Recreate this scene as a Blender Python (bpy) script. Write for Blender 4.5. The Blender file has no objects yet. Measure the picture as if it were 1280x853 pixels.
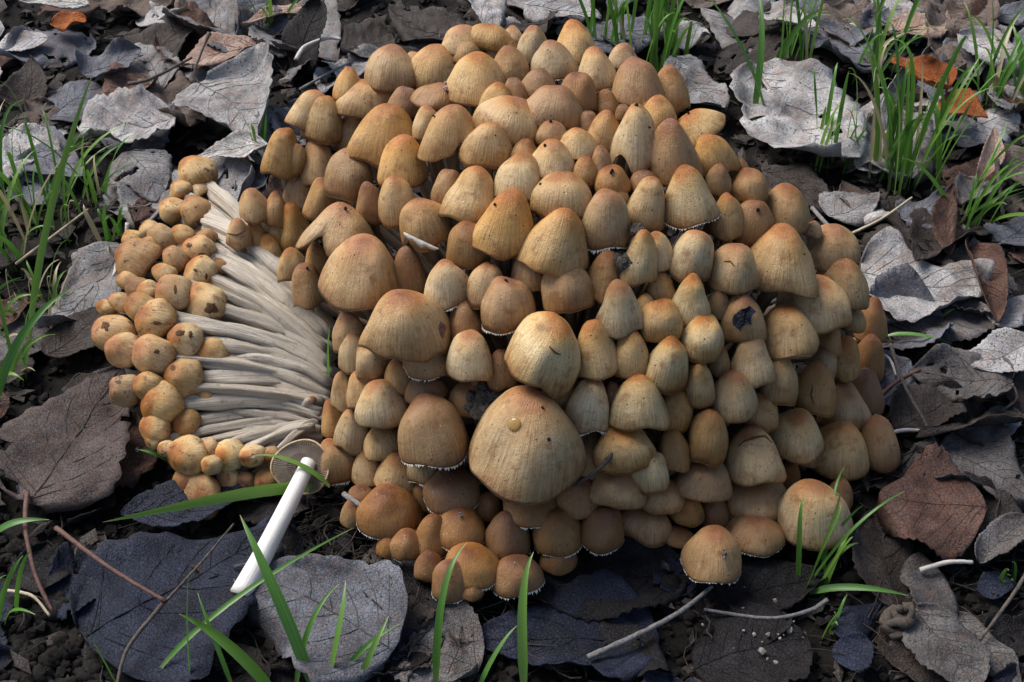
import bpy, math, random
import numpy as np
from mathutils import Vector, Matrix, noise
random.seed(11)
R_ = math.radians
scene = bpy.context.scene
col = scene.collection

# ------------------------------------------------------------------ camera, sky, sun, exposure
PITCH, DIST, HFOV = 42.0, 0.815, 36.0
LOOK = Vector((0, 0, 0.06))
p_ = R_(PITCH)
FWD = Vector((0, math.cos(p_), -math.sin(p_))); UPV = Vector((0, math.sin(p_), math.cos(p_))); RGT = Vector((1, 0, 0))
CAM = LOOK - FWD * DIST
cd = bpy.data.cameras.new('camera'); cam = bpy.data.objects.new('camera', cd); col.objects.link(cam)
cam.location = CAM; cam.rotation_euler = (R_(90 - PITCH), 0, 0)
cd.sensor_width = 36; cd.angle = R_(HFOV); cd.clip_start = 0.02; cd.clip_end = 60
scene.camera = cam
FPX = 640 / math.tan(R_(HFOV / 2))

SUN_EL, SUN_AZ = 51.0, -54.0          # azimuth measured from +Y (away from the camera) towards +X
w = bpy.data.worlds.new('World'); scene.world = w; w.use_nodes = True
nt = w.node_tree; bg = nt.nodes['Background']
sky = nt.nodes.new('ShaderNodeTexSky'); sky.sky_type = 'NISHITA'; sky.sun_disc = False
sky.sun_elevation = R_(SUN_EL); sky.sun_rotation = R_(SUN_AZ); sky.dust_density = 3.0; sky.ozone_density = 1.0
nt.links.new(sky.outputs[0], bg.inputs[0]); bg.inputs[1].default_value = 0.05
sl = bpy.data.lights.new('sun', 'SUN'); sl.energy = 1.5; sl.angle = R_(38); sl.color = (1, 0.965, 0.92)
so = bpy.data.objects.new('sun', sl); col.objects.link(so)
e_, a_ = R_(SUN_EL), R_(SUN_AZ)
sd = Vector((math.sin(a_) * math.cos(e_), math.cos(a_) * math.cos(e_), math.sin(e_)))
so.rotation_euler = (-sd).to_track_quat('-Z', 'Y').to_euler(); so.location = sd * 3
vs = scene.view_settings; vs.view_transform = 'Standard'; vs.look = 'None'; vs.gamma = 1; vs.use_curve_mapping = False
vs.exposure = 1.42
scene.cycles.max_bounces = 5; scene.cycles.diffuse_bounces = 2

# ------------------------------------------------------------------ helpers
def ray(x, y):
    return (FWD + RGT * ((x - 640) / FPX) - UPV * ((y - 426.5) / FPX)).normalized()
def at_z(x, y, z):
    d = ray(x, y); return CAM + d * ((z - CAM.z) / d.z)
def depth(P): return (P - CAM).dot(FWD)
def mpp(P): return depth(P) / FPX
def tag(o, label=None, cat=None, group=None, kind=None):
    if label: o['label'] = label
    if cat: o['category'] = cat
    if group: o['group'] = group
    if kind: o['kind'] = kind
    return o
def mk(name, V, F, mat, parent=None, co=None, smooth=True):
    me = bpy.data.meshes.new(name)
    V = np.asarray(V, dtype=np.float32).reshape(-1, 3)
    me.from_pydata(V.tolist(), [], F)
    if smooth: me.polygons.foreach_set('use_smooth', [True] * len(me.polygons))
    if co is not None:
        at = me.attributes.new('pc', 'FLOAT_VECTOR', 'POINT')
        at.data.foreach_set('vector', np.asarray(co, dtype=np.float32).ravel())
    if mat: me.materials.append(mat)
    me.update()
    o = bpy.data.objects.new(name, me); col.objects.link(o)
    if parent: o.parent = parent
    return o
def empty(name, loc):
    o = bpy.data.objects.new(name, None); o.empty_display_size = 0.01; col.objects.link(o); o.location = loc
    return o
def frame(d):
    d = d.normalized(); a = Vector((0, 0, 1)) if abs(d.z) < .9 else Vector((1, 0, 0))
    u = d.cross(a).normalized(); return u, d.cross(u).normalized()
def tube(pts, rad, n=8, lump=0.0, seed=0, caps=True, ridge=0.0):
    V, F, C = [], [], []
    m = len(pts); tot = 0
    up = None
    for i, P in enumerate(pts):
        d = (pts[min(i + 1, m - 1)] - pts[max(i - 1, 0)]).normalized()
        if up is None: u, v = frame(d)
        else:
            u = (up - d * up.dot(d)).normalized(); v = d.cross(u)
        up = u
        if i: tot += (P - pts[i - 1]).length
        for k in range(n):
            t = 2 * math.pi * k / n
            r = rad[i]
            if ridge: r *= 1 + ridge * (math.sin(3 * t + seed) * .6 + math.sin(5 * t + seed * 2.3) * .4)
            if lump: r *= 1 + lump * noise.noise(Vector((math.cos(t) * 1.3 + seed, math.sin(t) * 1.3, tot / max(rad[i], 1e-5) * .35)))
            V.append(P + (u * math.cos(t) + v * math.sin(t)) * r)
            C.append((math.cos(t), math.sin(t), i / (m - 1)))
    for i in range(m - 1):
        for k in range(n):
            F.append((i * n + k, i * n + (k + 1) % n, (i + 1) * n + (k + 1) % n, (i + 1) * n + k))
    if caps:
        F.append(tuple(range(n - 1, -1, -1))); F.append(tuple((m - 1) * n + k for k in range(n)))
    return V, F, C
def bez(a, b, c, d, n):
    out = []
    for i in range(n):
        t = i / (n - 1); s = 1 - t
        out.append(a * s**3 + b * 3 * s * s * t + c * 3 * s * t * t + d * t**3)
    return out
def gz(x, y):                                    # soil relief
    v = Vector((x * 14, y * 14, 0.3))
    return 0.006 * noise.noise(v) + 0.0034 * noise.noise(v * 3.3) + 0.0026 * noise.noise(v * 9)

# ------------------------------------------------------------------ materials
def new_mat(name):
    m = bpy.data.materials.new(name); m.use_nodes = True
    t = m.node_tree; b = t.nodes['Principled BSDF']
    return m, t, b
class N:
    def __init__(s, t): s.t = t
    def add(s, typ, **kw):
        n = s.t.nodes.new(typ)
        for k, v in kw.items(): setattr(n, k, v)
        return n
    def link(s, a, b): s.t.links.new(a, b)
    def val(s, sock, v):
        if hasattr(v, 'is_linked') or hasattr(v, 'links'): s.link(v, sock)
        else: sock.default_value = v
    def math(s, op, a, b=0.0, clamp=False):
        n = s.add('ShaderNodeMath', operation=op, use_clamp=clamp); s.val(n.inputs[0], a); s.val(n.inputs[1], b); return n.outputs[0]
    def noise(s, vec, scale, detail=3, rough=.55):
        n = s.add('ShaderNodeTexNoise'); n.inputs['Scale'].default_value = scale; n.inputs['Detail'].default_value = detail
        n.inputs['Roughness'].default_value = rough; s.link(vec, n.inputs['Vector']); return n.outputs[0]
    def voro(s, vec, scale, feature='F1'):
        n = s.add('ShaderNodeTexVoronoi', feature=feature); n.inputs['Scale'].default_value = scale; s.link(vec, n.inputs['Vector']); return n
    def ramp(s, f, stops, interp='LINEAR'):
        n = s.add('ShaderNodeValToRGB'); cr = n.color_ramp; cr.interpolation = interp
        while len(cr.elements) < len(stops): cr.elements.new(0.5)
        for e, (p, c) in zip(cr.elements, stops):
            e.position = p; e.color = (c, c, c, 1) if isinstance(c, (int, float)) else (*c, 1)
        s.link(f, n.inputs[0]); return n.outputs[0]
    def mix(s, f, a, b, blend='MIX'):
        n = s.add('ShaderNodeMix', data_type='RGBA', blend_type=blend)
        s.val(n.inputs[0], f)
        for k, v in ((6, a), (7, b)):
            if isinstance(v, tuple): n.inputs[k].default_value = (*v, 1)
            else: s.link(v, n.inputs[k])
        return n.outputs[2]
    def mapv(s, vec, scale, loc=(0, 0, 0)):
        n = s.add('ShaderNodeMapping'); s.link(vec, n.inputs[0]); n.inputs['Scale'].default_value = scale; n.inputs['Location'].default_value = loc; return n.outputs[0]
    def bump(s, h, strength, dist, normal=None):
        n = s.add('ShaderNodeBump'); n.inputs['Strength'].default_value = strength; n.inputs['Distance'].default_value = dist
        s.link(h, n.inputs['Height'])
        if normal: s.link(normal, n.inputs['Normal'])
        return n.outputs[0]

def cap_material():
    m, t, b = new_mat('cap_skin'); n = N(t)
    at = n.add('ShaderNodeAttribute', attribute_name='pc'); oi = n.add('ShaderNodeObjectInfo')
    tc = n.add('ShaderNodeTexCoord')
    sep = n.add('ShaderNodeSeparateXYZ'); n.link(at.outputs['Vector'], sep.inputs[0]); v = sep.outputs[2]
    cs = n.add('ShaderNodeSeparateColor'); n.link(oi.outputs['Color'], cs.inputs[0])
    pale, brown, seed = cs.outputs[0], cs.outputs[1], oi.outputs['Random']
    # seed-shifted object position
    off = n.math('MULTIPLY', seed, 37.0)
    cmb = n.add('ShaderNodeCombineXYZ'); n.link(off, cmb.inputs[0]); n.link(off, cmb.inputs[2])
    va = n.add('ShaderNodeVectorMath', operation='ADD'); n.link(tc.outputs['Object'], va.inputs[0]); n.link(cmb.outputs[0], va.inputs[1])
    P = va.outputs[0]
    big = n.noise(P, 70, 2); med = n.noise(P, 260, 4, .6)
    vb = n.math('ADD', v, n.math('MULTIPLY', n.math('SUBTRACT', big, .5), .42))
    vb = n.math('ADD', vb, n.math('MULTIPLY', n.math('SUBTRACT', med, .5), .14))
    golden = n.ramp(vb, [(0, (.38, .13, .042)), (.20, (.47, .195, .055)), (.40, (.59, .325, .11)), (.64, (.62, .39, .16)), (.84, (.46, .25, .08)), (1, (.27, .12, .04))])
    palec = n.ramp(vb, [(0, (.36, .135, .035)), (.20, (.46, .19, .055)), (.34, (.62, .41, .175)), (.60, (.71, .56, .325)), (.86, (.52, .37, .185)), (1, (.28, .145, .055))])
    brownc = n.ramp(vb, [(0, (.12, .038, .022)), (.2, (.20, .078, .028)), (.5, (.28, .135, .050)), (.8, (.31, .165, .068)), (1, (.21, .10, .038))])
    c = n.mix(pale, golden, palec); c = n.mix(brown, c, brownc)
    # fibrous streaks running from the tip to the rim
    sv = n.mapv(at.outputs['Vector'], (16, 16, 2.4)); s1 = n.add('ShaderNodeVectorMath', operation='ADD'); n.link(sv, s1.inputs[0]); n.link(cmb.outputs[0], s1.inputs[1])
    st = n.noise(s1.outputs[0], 1.0, 3, .7)
    stf = n.math('MULTIPLY', n.ramp(st, [(.42, 0), (.68, 1)]), n.math('MULTIPLY', n.ramp(v, [(.25, .05), (.6, .5), (1, .9)]), .62))
    c = n.mix(n.math('MULTIPLY', stf, 1.25, True), c, (.15, .065, .02))
    hv = n.add('ShaderNodeHueSaturation'); n.link(c, hv.inputs['Color']); n.link(n.ramp(seed, [(0, .86), (1, 1.2)]), hv.inputs['Value']); n.link(n.ramp(n.math('FRACT', n.math('MULTIPLY', seed, 7.3)), [(0, .92), (1, 1.08)]), hv.inputs['Saturation']); c = hv.outputs[0]
    fine = n.noise(P, 1500, 3, .7)
    c = n.mix(n.math('MULTIPLY', n.ramp(fine, [(.48, 0), (.70, 1)]), .34), c, (.20, .10, .035))
    blot = n.noise(P, 150, 3, .6)
    c = n.mix(n.math('MULTIPLY', n.ramp(blot, [(.54, 0), (.70, 1)]), .6), c, (.25, .10, .028))
    pit = n.math('MULTIPLY', n.ramp(n.noise(P, 210, 4, .7), [(.58, 0), (.66, 1)]), cs.outputs[2]); c = n.mix(pit, c, (.07, .03, .014))
    # dirt specks and pale granules
    vd = n.voro(P, 260); dm = n.math('MULTIPLY', n.ramp(vd.outputs['Distance'], [(.06, 1), (.14, 0)]), n.ramp(n.noise(P, 120, 1), [(.48, 0), (.55, 1)]))
    c = n.mix(dm, c, (.03, .018, .012))
    vg = n.voro(P, 520); gm = n.math('MULTIPLY', n.ramp(vg.outputs['Distance'], [(.08, 1), (.16, 0)]), n.ramp(n.noise(P, 170, 1), [(.62, 0), (.68, 1)]))
    c = n.mix(gm, c, (.75, .66, .5))
    rimn = n.math('ADD', v, n.math('MULTIPLY', n.math('SUBTRACT', st, .5), .06))
    c = n.mix(n.ramp(rimn, [(.965, 0), (1.0, .8)]), c, (.66, .52, .33))
    c = n.mix(n.math('GREATER_THAN', v, 1.01), c, (.82, .78, .68))          # veil teeth
    c = n.mix(n.math('GREATER_THAN', v, 1.5), c, (.26, .17, .10))           # under side
    b.inputs['Roughness'].default_value = .5
    n.link(n.ramp(med, [(.3, .34), (.7, .56)]), b.inputs['Roughness'])
    b.inputs['Specular IOR Level'].default_value = .5
    n.link(c, b.inputs['Base Color'])
    h = n.math('ADD', n.math('MULTIPLY', st, .5), n.math('ADD', n.math('MULTIPLY', med, .5), n.math('MULTIPLY', fine, .35)))
    n.link(n.bump(h, .8, .0012), b.inputs['Normal'])
    return m
def stem_material(name, base, dark, dirt=.35, bmp=.9):
    m, t, b = new_mat(name); n = N(t)
    at = n.add('ShaderNodeAttribute', attribute_name='pc'); tc = n.add('ShaderNodeTexCoord')
    sv = n.mapv(at.outputs['Vector'], (5, 5, 1.6)); st = n.noise(sv, 1.5, 4, .7)
    fi = n.noise(n.mapv(at.outputs['Vector'], (18, 18, 3)), 1, 2)
    oi = n.add('ShaderNodeObjectInfo'); c = n.mix(n.math('MULTIPLY', oi.outputs['Random'], .45), base, dark)
    c = n.mix(n.ramp(st, [(.38, 0), (.62, 1)]), c, dark)
    c = n.mix(n.math('MULTIPLY', n.ramp(fi, [(.46, 0), (.62, 1)]), .55), c, dark)
    dn = n.noise(tc.outputs['Object'], 240, 4, .7)
    c = n.mix(n.math('MULTIPLY', n.ramp(dn, [(.58, 0), (.72, 1)]), dirt), c, (.10, .07, .05))
    n.link(c, b.inputs['Base Color']); b.inputs['Roughness'].default_value = .48
    b.inputs['Subsurface Weight'].default_value = 0 if name == 'stem_tan' else .15; b.inputs['Subsurface Radius'].default_value = (.003, .002, .0012); b.inputs['Subsurface Scale'].default_value = .6
    n.link(n.bump(n.math('ADD', st, fi), bmp, .0016), b.inputs['Normal'])
    return m
def gill_material():
    m, t, b = new_mat('gill_flesh'); n = N(t)
    tc = n.add('ShaderNodeTexCoord'); x = n.noise(tc.outputs['Object'], 300, 3)
    n.link(n.ramp(x, [(.3, (.40, .31, .25)), (.7, (.58, .48, .40))]), b.inputs['Base Color']); b.inputs['Roughness'].default_value = .7
    return m
def leaf_material():
    m, t, b = new_mat('dead_leaf'); n = N(t)
    oi = n.add('ShaderNodeObjectInfo'); tc = n.add('ShaderNodeTexCoord'); at = n.add('ShaderNodeAttribute', attribute_name='pc')
    off = n.math('MULTIPLY', oi.outputs['Random'], 53.0)
    cmb = n.add('ShaderNodeCombineXYZ'); n.link(off, cmb.inputs[0]); n.link(off, cmb.inputs[1])
    va = n.add('ShaderNodeVectorMath', operation='ADD'); n.link(tc.outputs['Object'], va.inputs[0]); n.link(cmb.outputs[0], va.inputs[1]); P = va.outputs[0]
    base = oi.outputs['Color']
    dark = n.mix(1.0, base, (.34, .32, .32), 'MULTIPLY'); brn = n.mix(1.0, base, (.92, .70, .57), 'MULTIPLY')
    lite = n.mix(1.0, base, (.010, .011, .013), 'ADD'); lite = n.mix(1.0, lite, (1.45, 1.45, 1.47), 'MULTIPLY')
    n1 = n.noise(P, 38, 5, .65); n2 = n.noise(P, 170, 5, .7); n3 = n.noise(P, 900, 3, .7)
    c = n.mix(n.ramp(n1, [(.42, 0), (.62, .95)]), base, dark)
    c = n.mix(n.math('MULTIPLY', n.ramp(n2, [(.46, 0), (.62, 1)]), .6), c, brn)
    c = n.mix(n.math('MULTIPLY', n.ramp(n.noise(P, 60, 5, .7), [(.52, 0), (.70, 1)]), .6), c, lite)
    c = n.mix(n.math('MULTIPLY', n.ramp(n3, [(.5, 0), (.68, 1)]), .55), c, dark)
    ve = n.voro(P, 520, 'DISTANCE_TO_EDGE'); vein = n.ramp(ve.outputs['Distance'], [(0, 1), (.07, 0)])
    c = n.mix(n.math('MULTIPLY', vein, .10), c, dark)
    vs_ = n.voro(P, 330); pores = n.math('MULTIPLY', n.ramp(vs_.outputs['Distance'], [(.16, 1), (.30, 0)]), n.ramp(n1, [(.42, 1), (.55, 0)]))
    c = n.mix(n.math('MULTIPLY', pores, .7), c, (.02, .018, .018))
    vw = n.voro(P, 700); wsp = n.math('MULTIPLY', n.ramp(vw.outputs['Distance'], [(.07, 1), (.14, 0)]), n.ramp(n.noise(P, 90, 2), [(.58, 0), (.66, 1)]))
    c = n.mix(n.math('MULTIPLY', wsp, .5), c, (.42, .41, .40))
    n.link(c, b.inputs['Base Color'])
    n.link(n.ramp(n2, [(.3, .38), (.7, .75)]), b.inputs['Roughness']); b.inputs['Specular IOR Level'].default_value = .26
    h = n.math('ADD', n.math('MULTIPLY', n2, 1.0), n.math('ADD', n.math('MULTIPLY', n3, .4), n.math('MULTIPLY', vein, -.15)))
    n.link(n.bump(h, 1.0, .0019), b.inputs['Normal'])
    return m
def plain_noise(name, c0, c1, scale, rough=.8, bump=.8, dist=.001, spec=.3):
    m, t, b = new_mat(name); n = N(t); tc = n.add('ShaderNodeTexCoord')
    x = n.noise(tc.outputs['Object'], scale, 6, .7)
    n.link(n.ramp(x, [(.3, c0), (.7, c1)]), b.inputs['Base Color']); b.inputs['Roughness'].default_value = rough; b.inputs['Specular IOR Level'].default_value = spec
    n.link(n.bump(x, bump, dist), b.inputs['Normal'])
    return m
def grass_material():
    m, t, b = new_mat('grass_blade'); n = N(t)
    oi = n.add('ShaderNodeObjectInfo'); at = n.add('ShaderNodeAttribute', attribute_name='pc'); sep = n.add('ShaderNodeSeparateXYZ'); n.link(at.outputs['Vector'], sep.inputs[0])
    g = n.ramp(oi.outputs['Random'], [(0, (.05, .16, .018)), (.5, (.095, .25, .026)), (1, (.17, .30, .045))])
    st = n.noise(n.mapv(at.outputs['Vector'], (9, .01, 1.2)), 1.0, 2)
    c = n.mix(n.math('MULTIPLY', n.ramp(st, [(.4, 0), (.65, 1)]), .45), g, (.16, .32, .09))
    c = n.mix(n.ramp(sep.outputs[2], [(.93, 0), (1, .8)]), c, (.45, .40, .20))
    c = n.mix(n.ramp(sep.outputs[2], [(0, .55), (.15, 0)]), c, (.30, .34, .16))
    c2 = n.mix(oi.outputs['Alpha'], (.42, .36, .22), c)
    n.link(c2, b.inputs['Base Color']); b.inputs['Roughness'].default_value = .38
    tr = t.nodes.new('ShaderNodeBsdfTranslucent'); n.link(c2, tr.inputs[0])
    mx = t.nodes.new('ShaderNodeMixShader'); mx.inputs[0].default_value = .3
    n.link(b.outputs[0], mx.inputs[1]); n.link(tr.outputs[0], mx.inputs[2]); n.link(mx.outputs[0], t.nodes['Material Output'].inputs[0])
    return m
def ball(name, P, r, mat, parent, flat):
    V, F = [], []
    for i in range(7):
        for k in range(12):
            ph = math.pi * (i + .02) / 6.04; th = 6.2832 * k / 12; V.append(P + Vector((math.sin(ph) * math.cos(th), math.sin(ph) * math.sin(th), math.cos(ph) * flat)) * r)
    for i in range(6):
        for k in range(12): F.append((i * 12 + k, (i + 1) * 12 + k, (i + 1) * 12 + (k + 1) % 12, i * 12 + (k + 1) % 12))
    return mk(name, V, F, mat, parent)
def wet(name, colr, tr):
    m, t, b = new_mat(name); b.inputs['Base Color'].default_value = (*colr, 1); b.inputs['Roughness'].default_value = .04; b.inputs['IOR'].default_value = 1.34; b.inputs['Transmission Weight'].default_value = tr
    return m
M_CAP = cap_material()
M_STEM = stem_material('stem_tan', (.50, .41, .30), (.30, .20, .12))
M_WSTEM = stem_material('stem_white', (.84, .79, .70), (.60, .50, .38), .45)
M_CLEAN = stem_material('stem_fresh', (.87, .85, .81), (.82, .78, .72), .05, .25)
M_GILL = gill_material()
M_LEAF = leaf_material()
M_SOIL = plain_noise('soil', (.003, .0026, .0023), (.018, .014, .011), 260, .9, 1.0, .003)
M_CRUMB = plain_noise('soil_crumb', (.004, .0034, .003), (.021, .0165, .013), 700, .9, 1, .001)
M_GRIT = plain_noise('grit', (.16, .14, .12), (.42, .38, .33), 500, .8)
M_VEIN = plain_noise('leaf_vein', (.06, .05, .045), (.17, .14, .12), 300, .7)
M_PSTALK = plain_noise('pale_stalk', (.40, .37, .33), (.62, .58, .53), 250, .6)
M_RSTALK = plain_noise('red_stalk', (.07, .035, .03), (.17, .09, .07), 300, .6)
M_TWIG = plain_noise('twig_bark', (.035, .028, .025), (.16, .13, .11), 420, .8, 1, .001)
M_GTWIG = plain_noise('grey_twig', (.10, .095, .095), (.30, .28, .27), 420, .8, 1, .001)
M_STRAW = plain_noise('straw', (.34, .27, .17), (.58, .50, .36), 260, .6)
M_GRASS = grass_material()

# ------------------------------------------------------------------ ground
def build_ground():
    a = np.linspace(-.62, .62, 260); b = np.concatenate([[-30, -8, -3, -1.4, -.85], a, [.85, 1.4, 3, 8, 30]])
    V, F = [], []
    for y in b:
        for x in b:
            z = gz(x, y + .1) if abs(x) < 1 and abs(y) < 1 else 0.0
            V.append((x, y + .1, z))
    n = len(b)
    for j in range(n - 1):
        for i in range(n - 1):
            F.append((j * n + i, j * n + i + 1, (j + 1) * n + i + 1, (j + 1) * n + i))
    o = mk('ground', V, F, M_SOIL); tag(o, 'dark moist woodland soil under the leaf litter', 'ground', kind='structure')
build_ground()

# ------------------------------------------------------------------ mushrooms
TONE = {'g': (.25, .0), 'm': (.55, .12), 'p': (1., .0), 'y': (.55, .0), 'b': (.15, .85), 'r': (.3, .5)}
def make_cap(name, parent, c, axis, R, H, seed, tone, phimax=96, conic=1.15, lobes=.05, wave=.04, teeth=0, notch=None, ragged=0., nth=30, nr=13, jit=.07, umbo=0., flip=False, waist=0., dirt=.35):
    """a bell turned round its axis and pressed out of round; theta 0 looks to the front"""
    rnd = random.Random(seed)
    a = axis.normalized(); view = (CAM - c).normalized()
    e1 = (view - a * view.dot(a))
    e1 = e1.normalized() if e1.length > 1e-3 else frame(a)[0]
    e2 = a.cross(e1)
    ph = [rnd.uniform(0, 6.28) for _ in range(6)]; sx = 1 + rnd.uniform(-.07, .07)
    shx, shy = rnd.uniform(-.10, .10), rnd.uniform(-.08, .08)
    V, F, C = [], [], []
    ns = Vector((rnd.uniform(0, 50), rnd.uniform(0, 50), rnd.uniform(0, 50)))
    def pt(th, t, scale=1.0):
        pm = R_(phimax)
        if notch:
            for (tn, wd, dp) in notch:
                dth = (th - tn + math.pi) % (2 * math.pi) - math.pi
                pm *= 1 - dp * math.exp(-(dth / wd) ** 2)
        if ragged: pm *= 1 - ragged * max(0, noise.noise(Vector((math.cos(th) * 2.2, math.sin(th) * 2.2, seed * .37))) + .1)
        f = t * pm
        r = math.sin(f); cz = math.cos(f)
        z = (abs(cz) ** conic) * (1 if cz > 0 else -.8)
        lb = lobes * t * t * (math.cos(2 * th + ph[0]) + .7 * math.cos(3 * th + ph[1]) + .35 * math.cos(5 * th + ph[2]))
        r *= 1 + lb
        if waist: r *= 1 - waist * math.exp(-((t - .55) / .16) ** 2)
        z += wave * t**4 * (math.cos(3 * th + ph[3]) + .6 * math.cos(5 * th + ph[4]))
        if umbo: z += umbo * math.exp(-(t / .16) ** 2)
        X = r * sx + shx * (1 - z); Y = r / sx
        nv = noise.noise(Vector((r * math.cos(th) * 1.4, r * math.sin(th) * 1.4, z * 1.4)) + ns) * jit * (1.6 if t > .05 else 1)
        k = (1 + nv) * scale
        lx, ly, lz = (r * sx * math.cos(th) + shx * (.5 - z)) * k, (r / sx * math.sin(th) + shy * (.5 - z)) * k, z * (1 + nv)
        return c + (e1 * lx + e2 * ly) * R + a * (lz * H)
    V.append(pt(0, 0)); C.append((0, 0, 0))
    for i in range(1, nr + 1):
        t = (i / nr) ** .9
        for k in range(nth):
            th = 2 * math.pi * k / nth; V.append(pt(th, t)); C.append((math.cos(th), math.sin(th), t * .985 if i == nr else t * .985))
    for k in range(nth): F.append((0, 1 + k, 1 + (k + 1) % nth))
    for i in range(nr - 1):
        o = 1 + i * nth
        for k in range(nth): F.append((o + k, o + nth + k, o + nth + (k + 1) % nth, o + (k + 1) % nth))
    # under side
    last = 1 + (nr - 1) * nth
    rim = [V[last + k] for k in range(nth)]; rc = sum(rim, Vector()) / nth
    for (sc_, up, code) in ((.955, .02, 1.0), (.6, .22, 2.0), (.12, .38, 2.0)):
        st = len(V)
        for k in range(nth):
            V.append(rc + (rim[k] - rc) * sc_ + a * up * H); C.append((math.cos(6.283 * k / nth), math.sin(6.283 * k / nth), code))
        for k in range(nth): F.append((last + k, st + k, st + (k + 1) % nth, last + (k + 1) % nth))
        last = st
    F.append(tuple(last + k for k in range(nth)))
    o = mk('cap', V, F, M_CAP, parent, C)
    if teeth:
        tv, tf, tcx = [], [], []
        nt_ = int(nth * 2.6)
        for k in range(nt_):
            if rnd.random() < .12: continue
            th = 2 * math.pi * (k + rnd.uniform(-.3, .3)) / nt_; dw = 2 * math.pi / nt_ * .55
            q0, q1, q = pt(th - dw, .985, 1.004), pt(th + dw, .985, 1.004), pt(th, 1.0)
            ln = teeth * rnd.uniform(.25, 1.2) * max(.12, .75 + 1.3 * noise.noise(Vector((math.cos(th) * 2, math.sin(th) * 2, seed))))
            tip = q - a * ln + (q - rc).normalized() * ln * .35
            inn = pt(th, 1.0, .95)
            s = len(tv); tv += [q0, q1, tip, inn]; tcx += [(0, 0, 1.2)] * 4
            tf += [(s, s + 1, s + 2), (s + 1, s + 3, s + 2), (s + 3, s, s + 2)]
        fr = mk('veil_fringe', tv, tf, M_CAP, parent, tcx, False); fr.color = (*TONE[tone], 0, 1)
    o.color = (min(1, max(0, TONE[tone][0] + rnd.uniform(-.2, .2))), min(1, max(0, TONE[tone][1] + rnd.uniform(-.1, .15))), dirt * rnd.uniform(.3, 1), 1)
    return o

def ell_hit(x, y, C0, rad):
    d = ray(x, y); S = Vector((1 / rad[0], 1 / rad[1], 1 / rad[2]))
    o = (CAM - C0) * S; dd = d * S
    A = dd.dot(dd); B = o.dot(dd); Q = o.dot(o) - 1; disc = B * B - A * Q
    t = (-B - math.sqrt(disc)) / A if disc > 0 else -B / A
    return CAM + d * t, d

def solve_H(R, h_m, up_i, tow, phimax, conic):
    """height of the bell so that its projected extent is h_m; up_i, tow: axis along the picture and towards the eye"""
    def ext(H):
        lo, hi = 1e9, -1e9
        for i in range(21):
            f = i / 20 * R_(phimax); r = math.sin(f) * R; cz = math.cos(f); z = (abs(cz) ** conic) * (1 if cz > 0 else -.8) * H
            for s in (-1, 1):
                yv = z * up_i + s * r * tow
                lo = min(lo, yv); hi = max(hi, yv)
        return lo, hi
    a, b = .55 * R, 2.5 * R
    for _ in range(18):
        m = (a + b) / 2; lo, hi = ext(m)
        if hi - lo < h_m: a = m
        else: b = m
    lo, hi = ext(a)
    return a, (lo + hi) / 2

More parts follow.
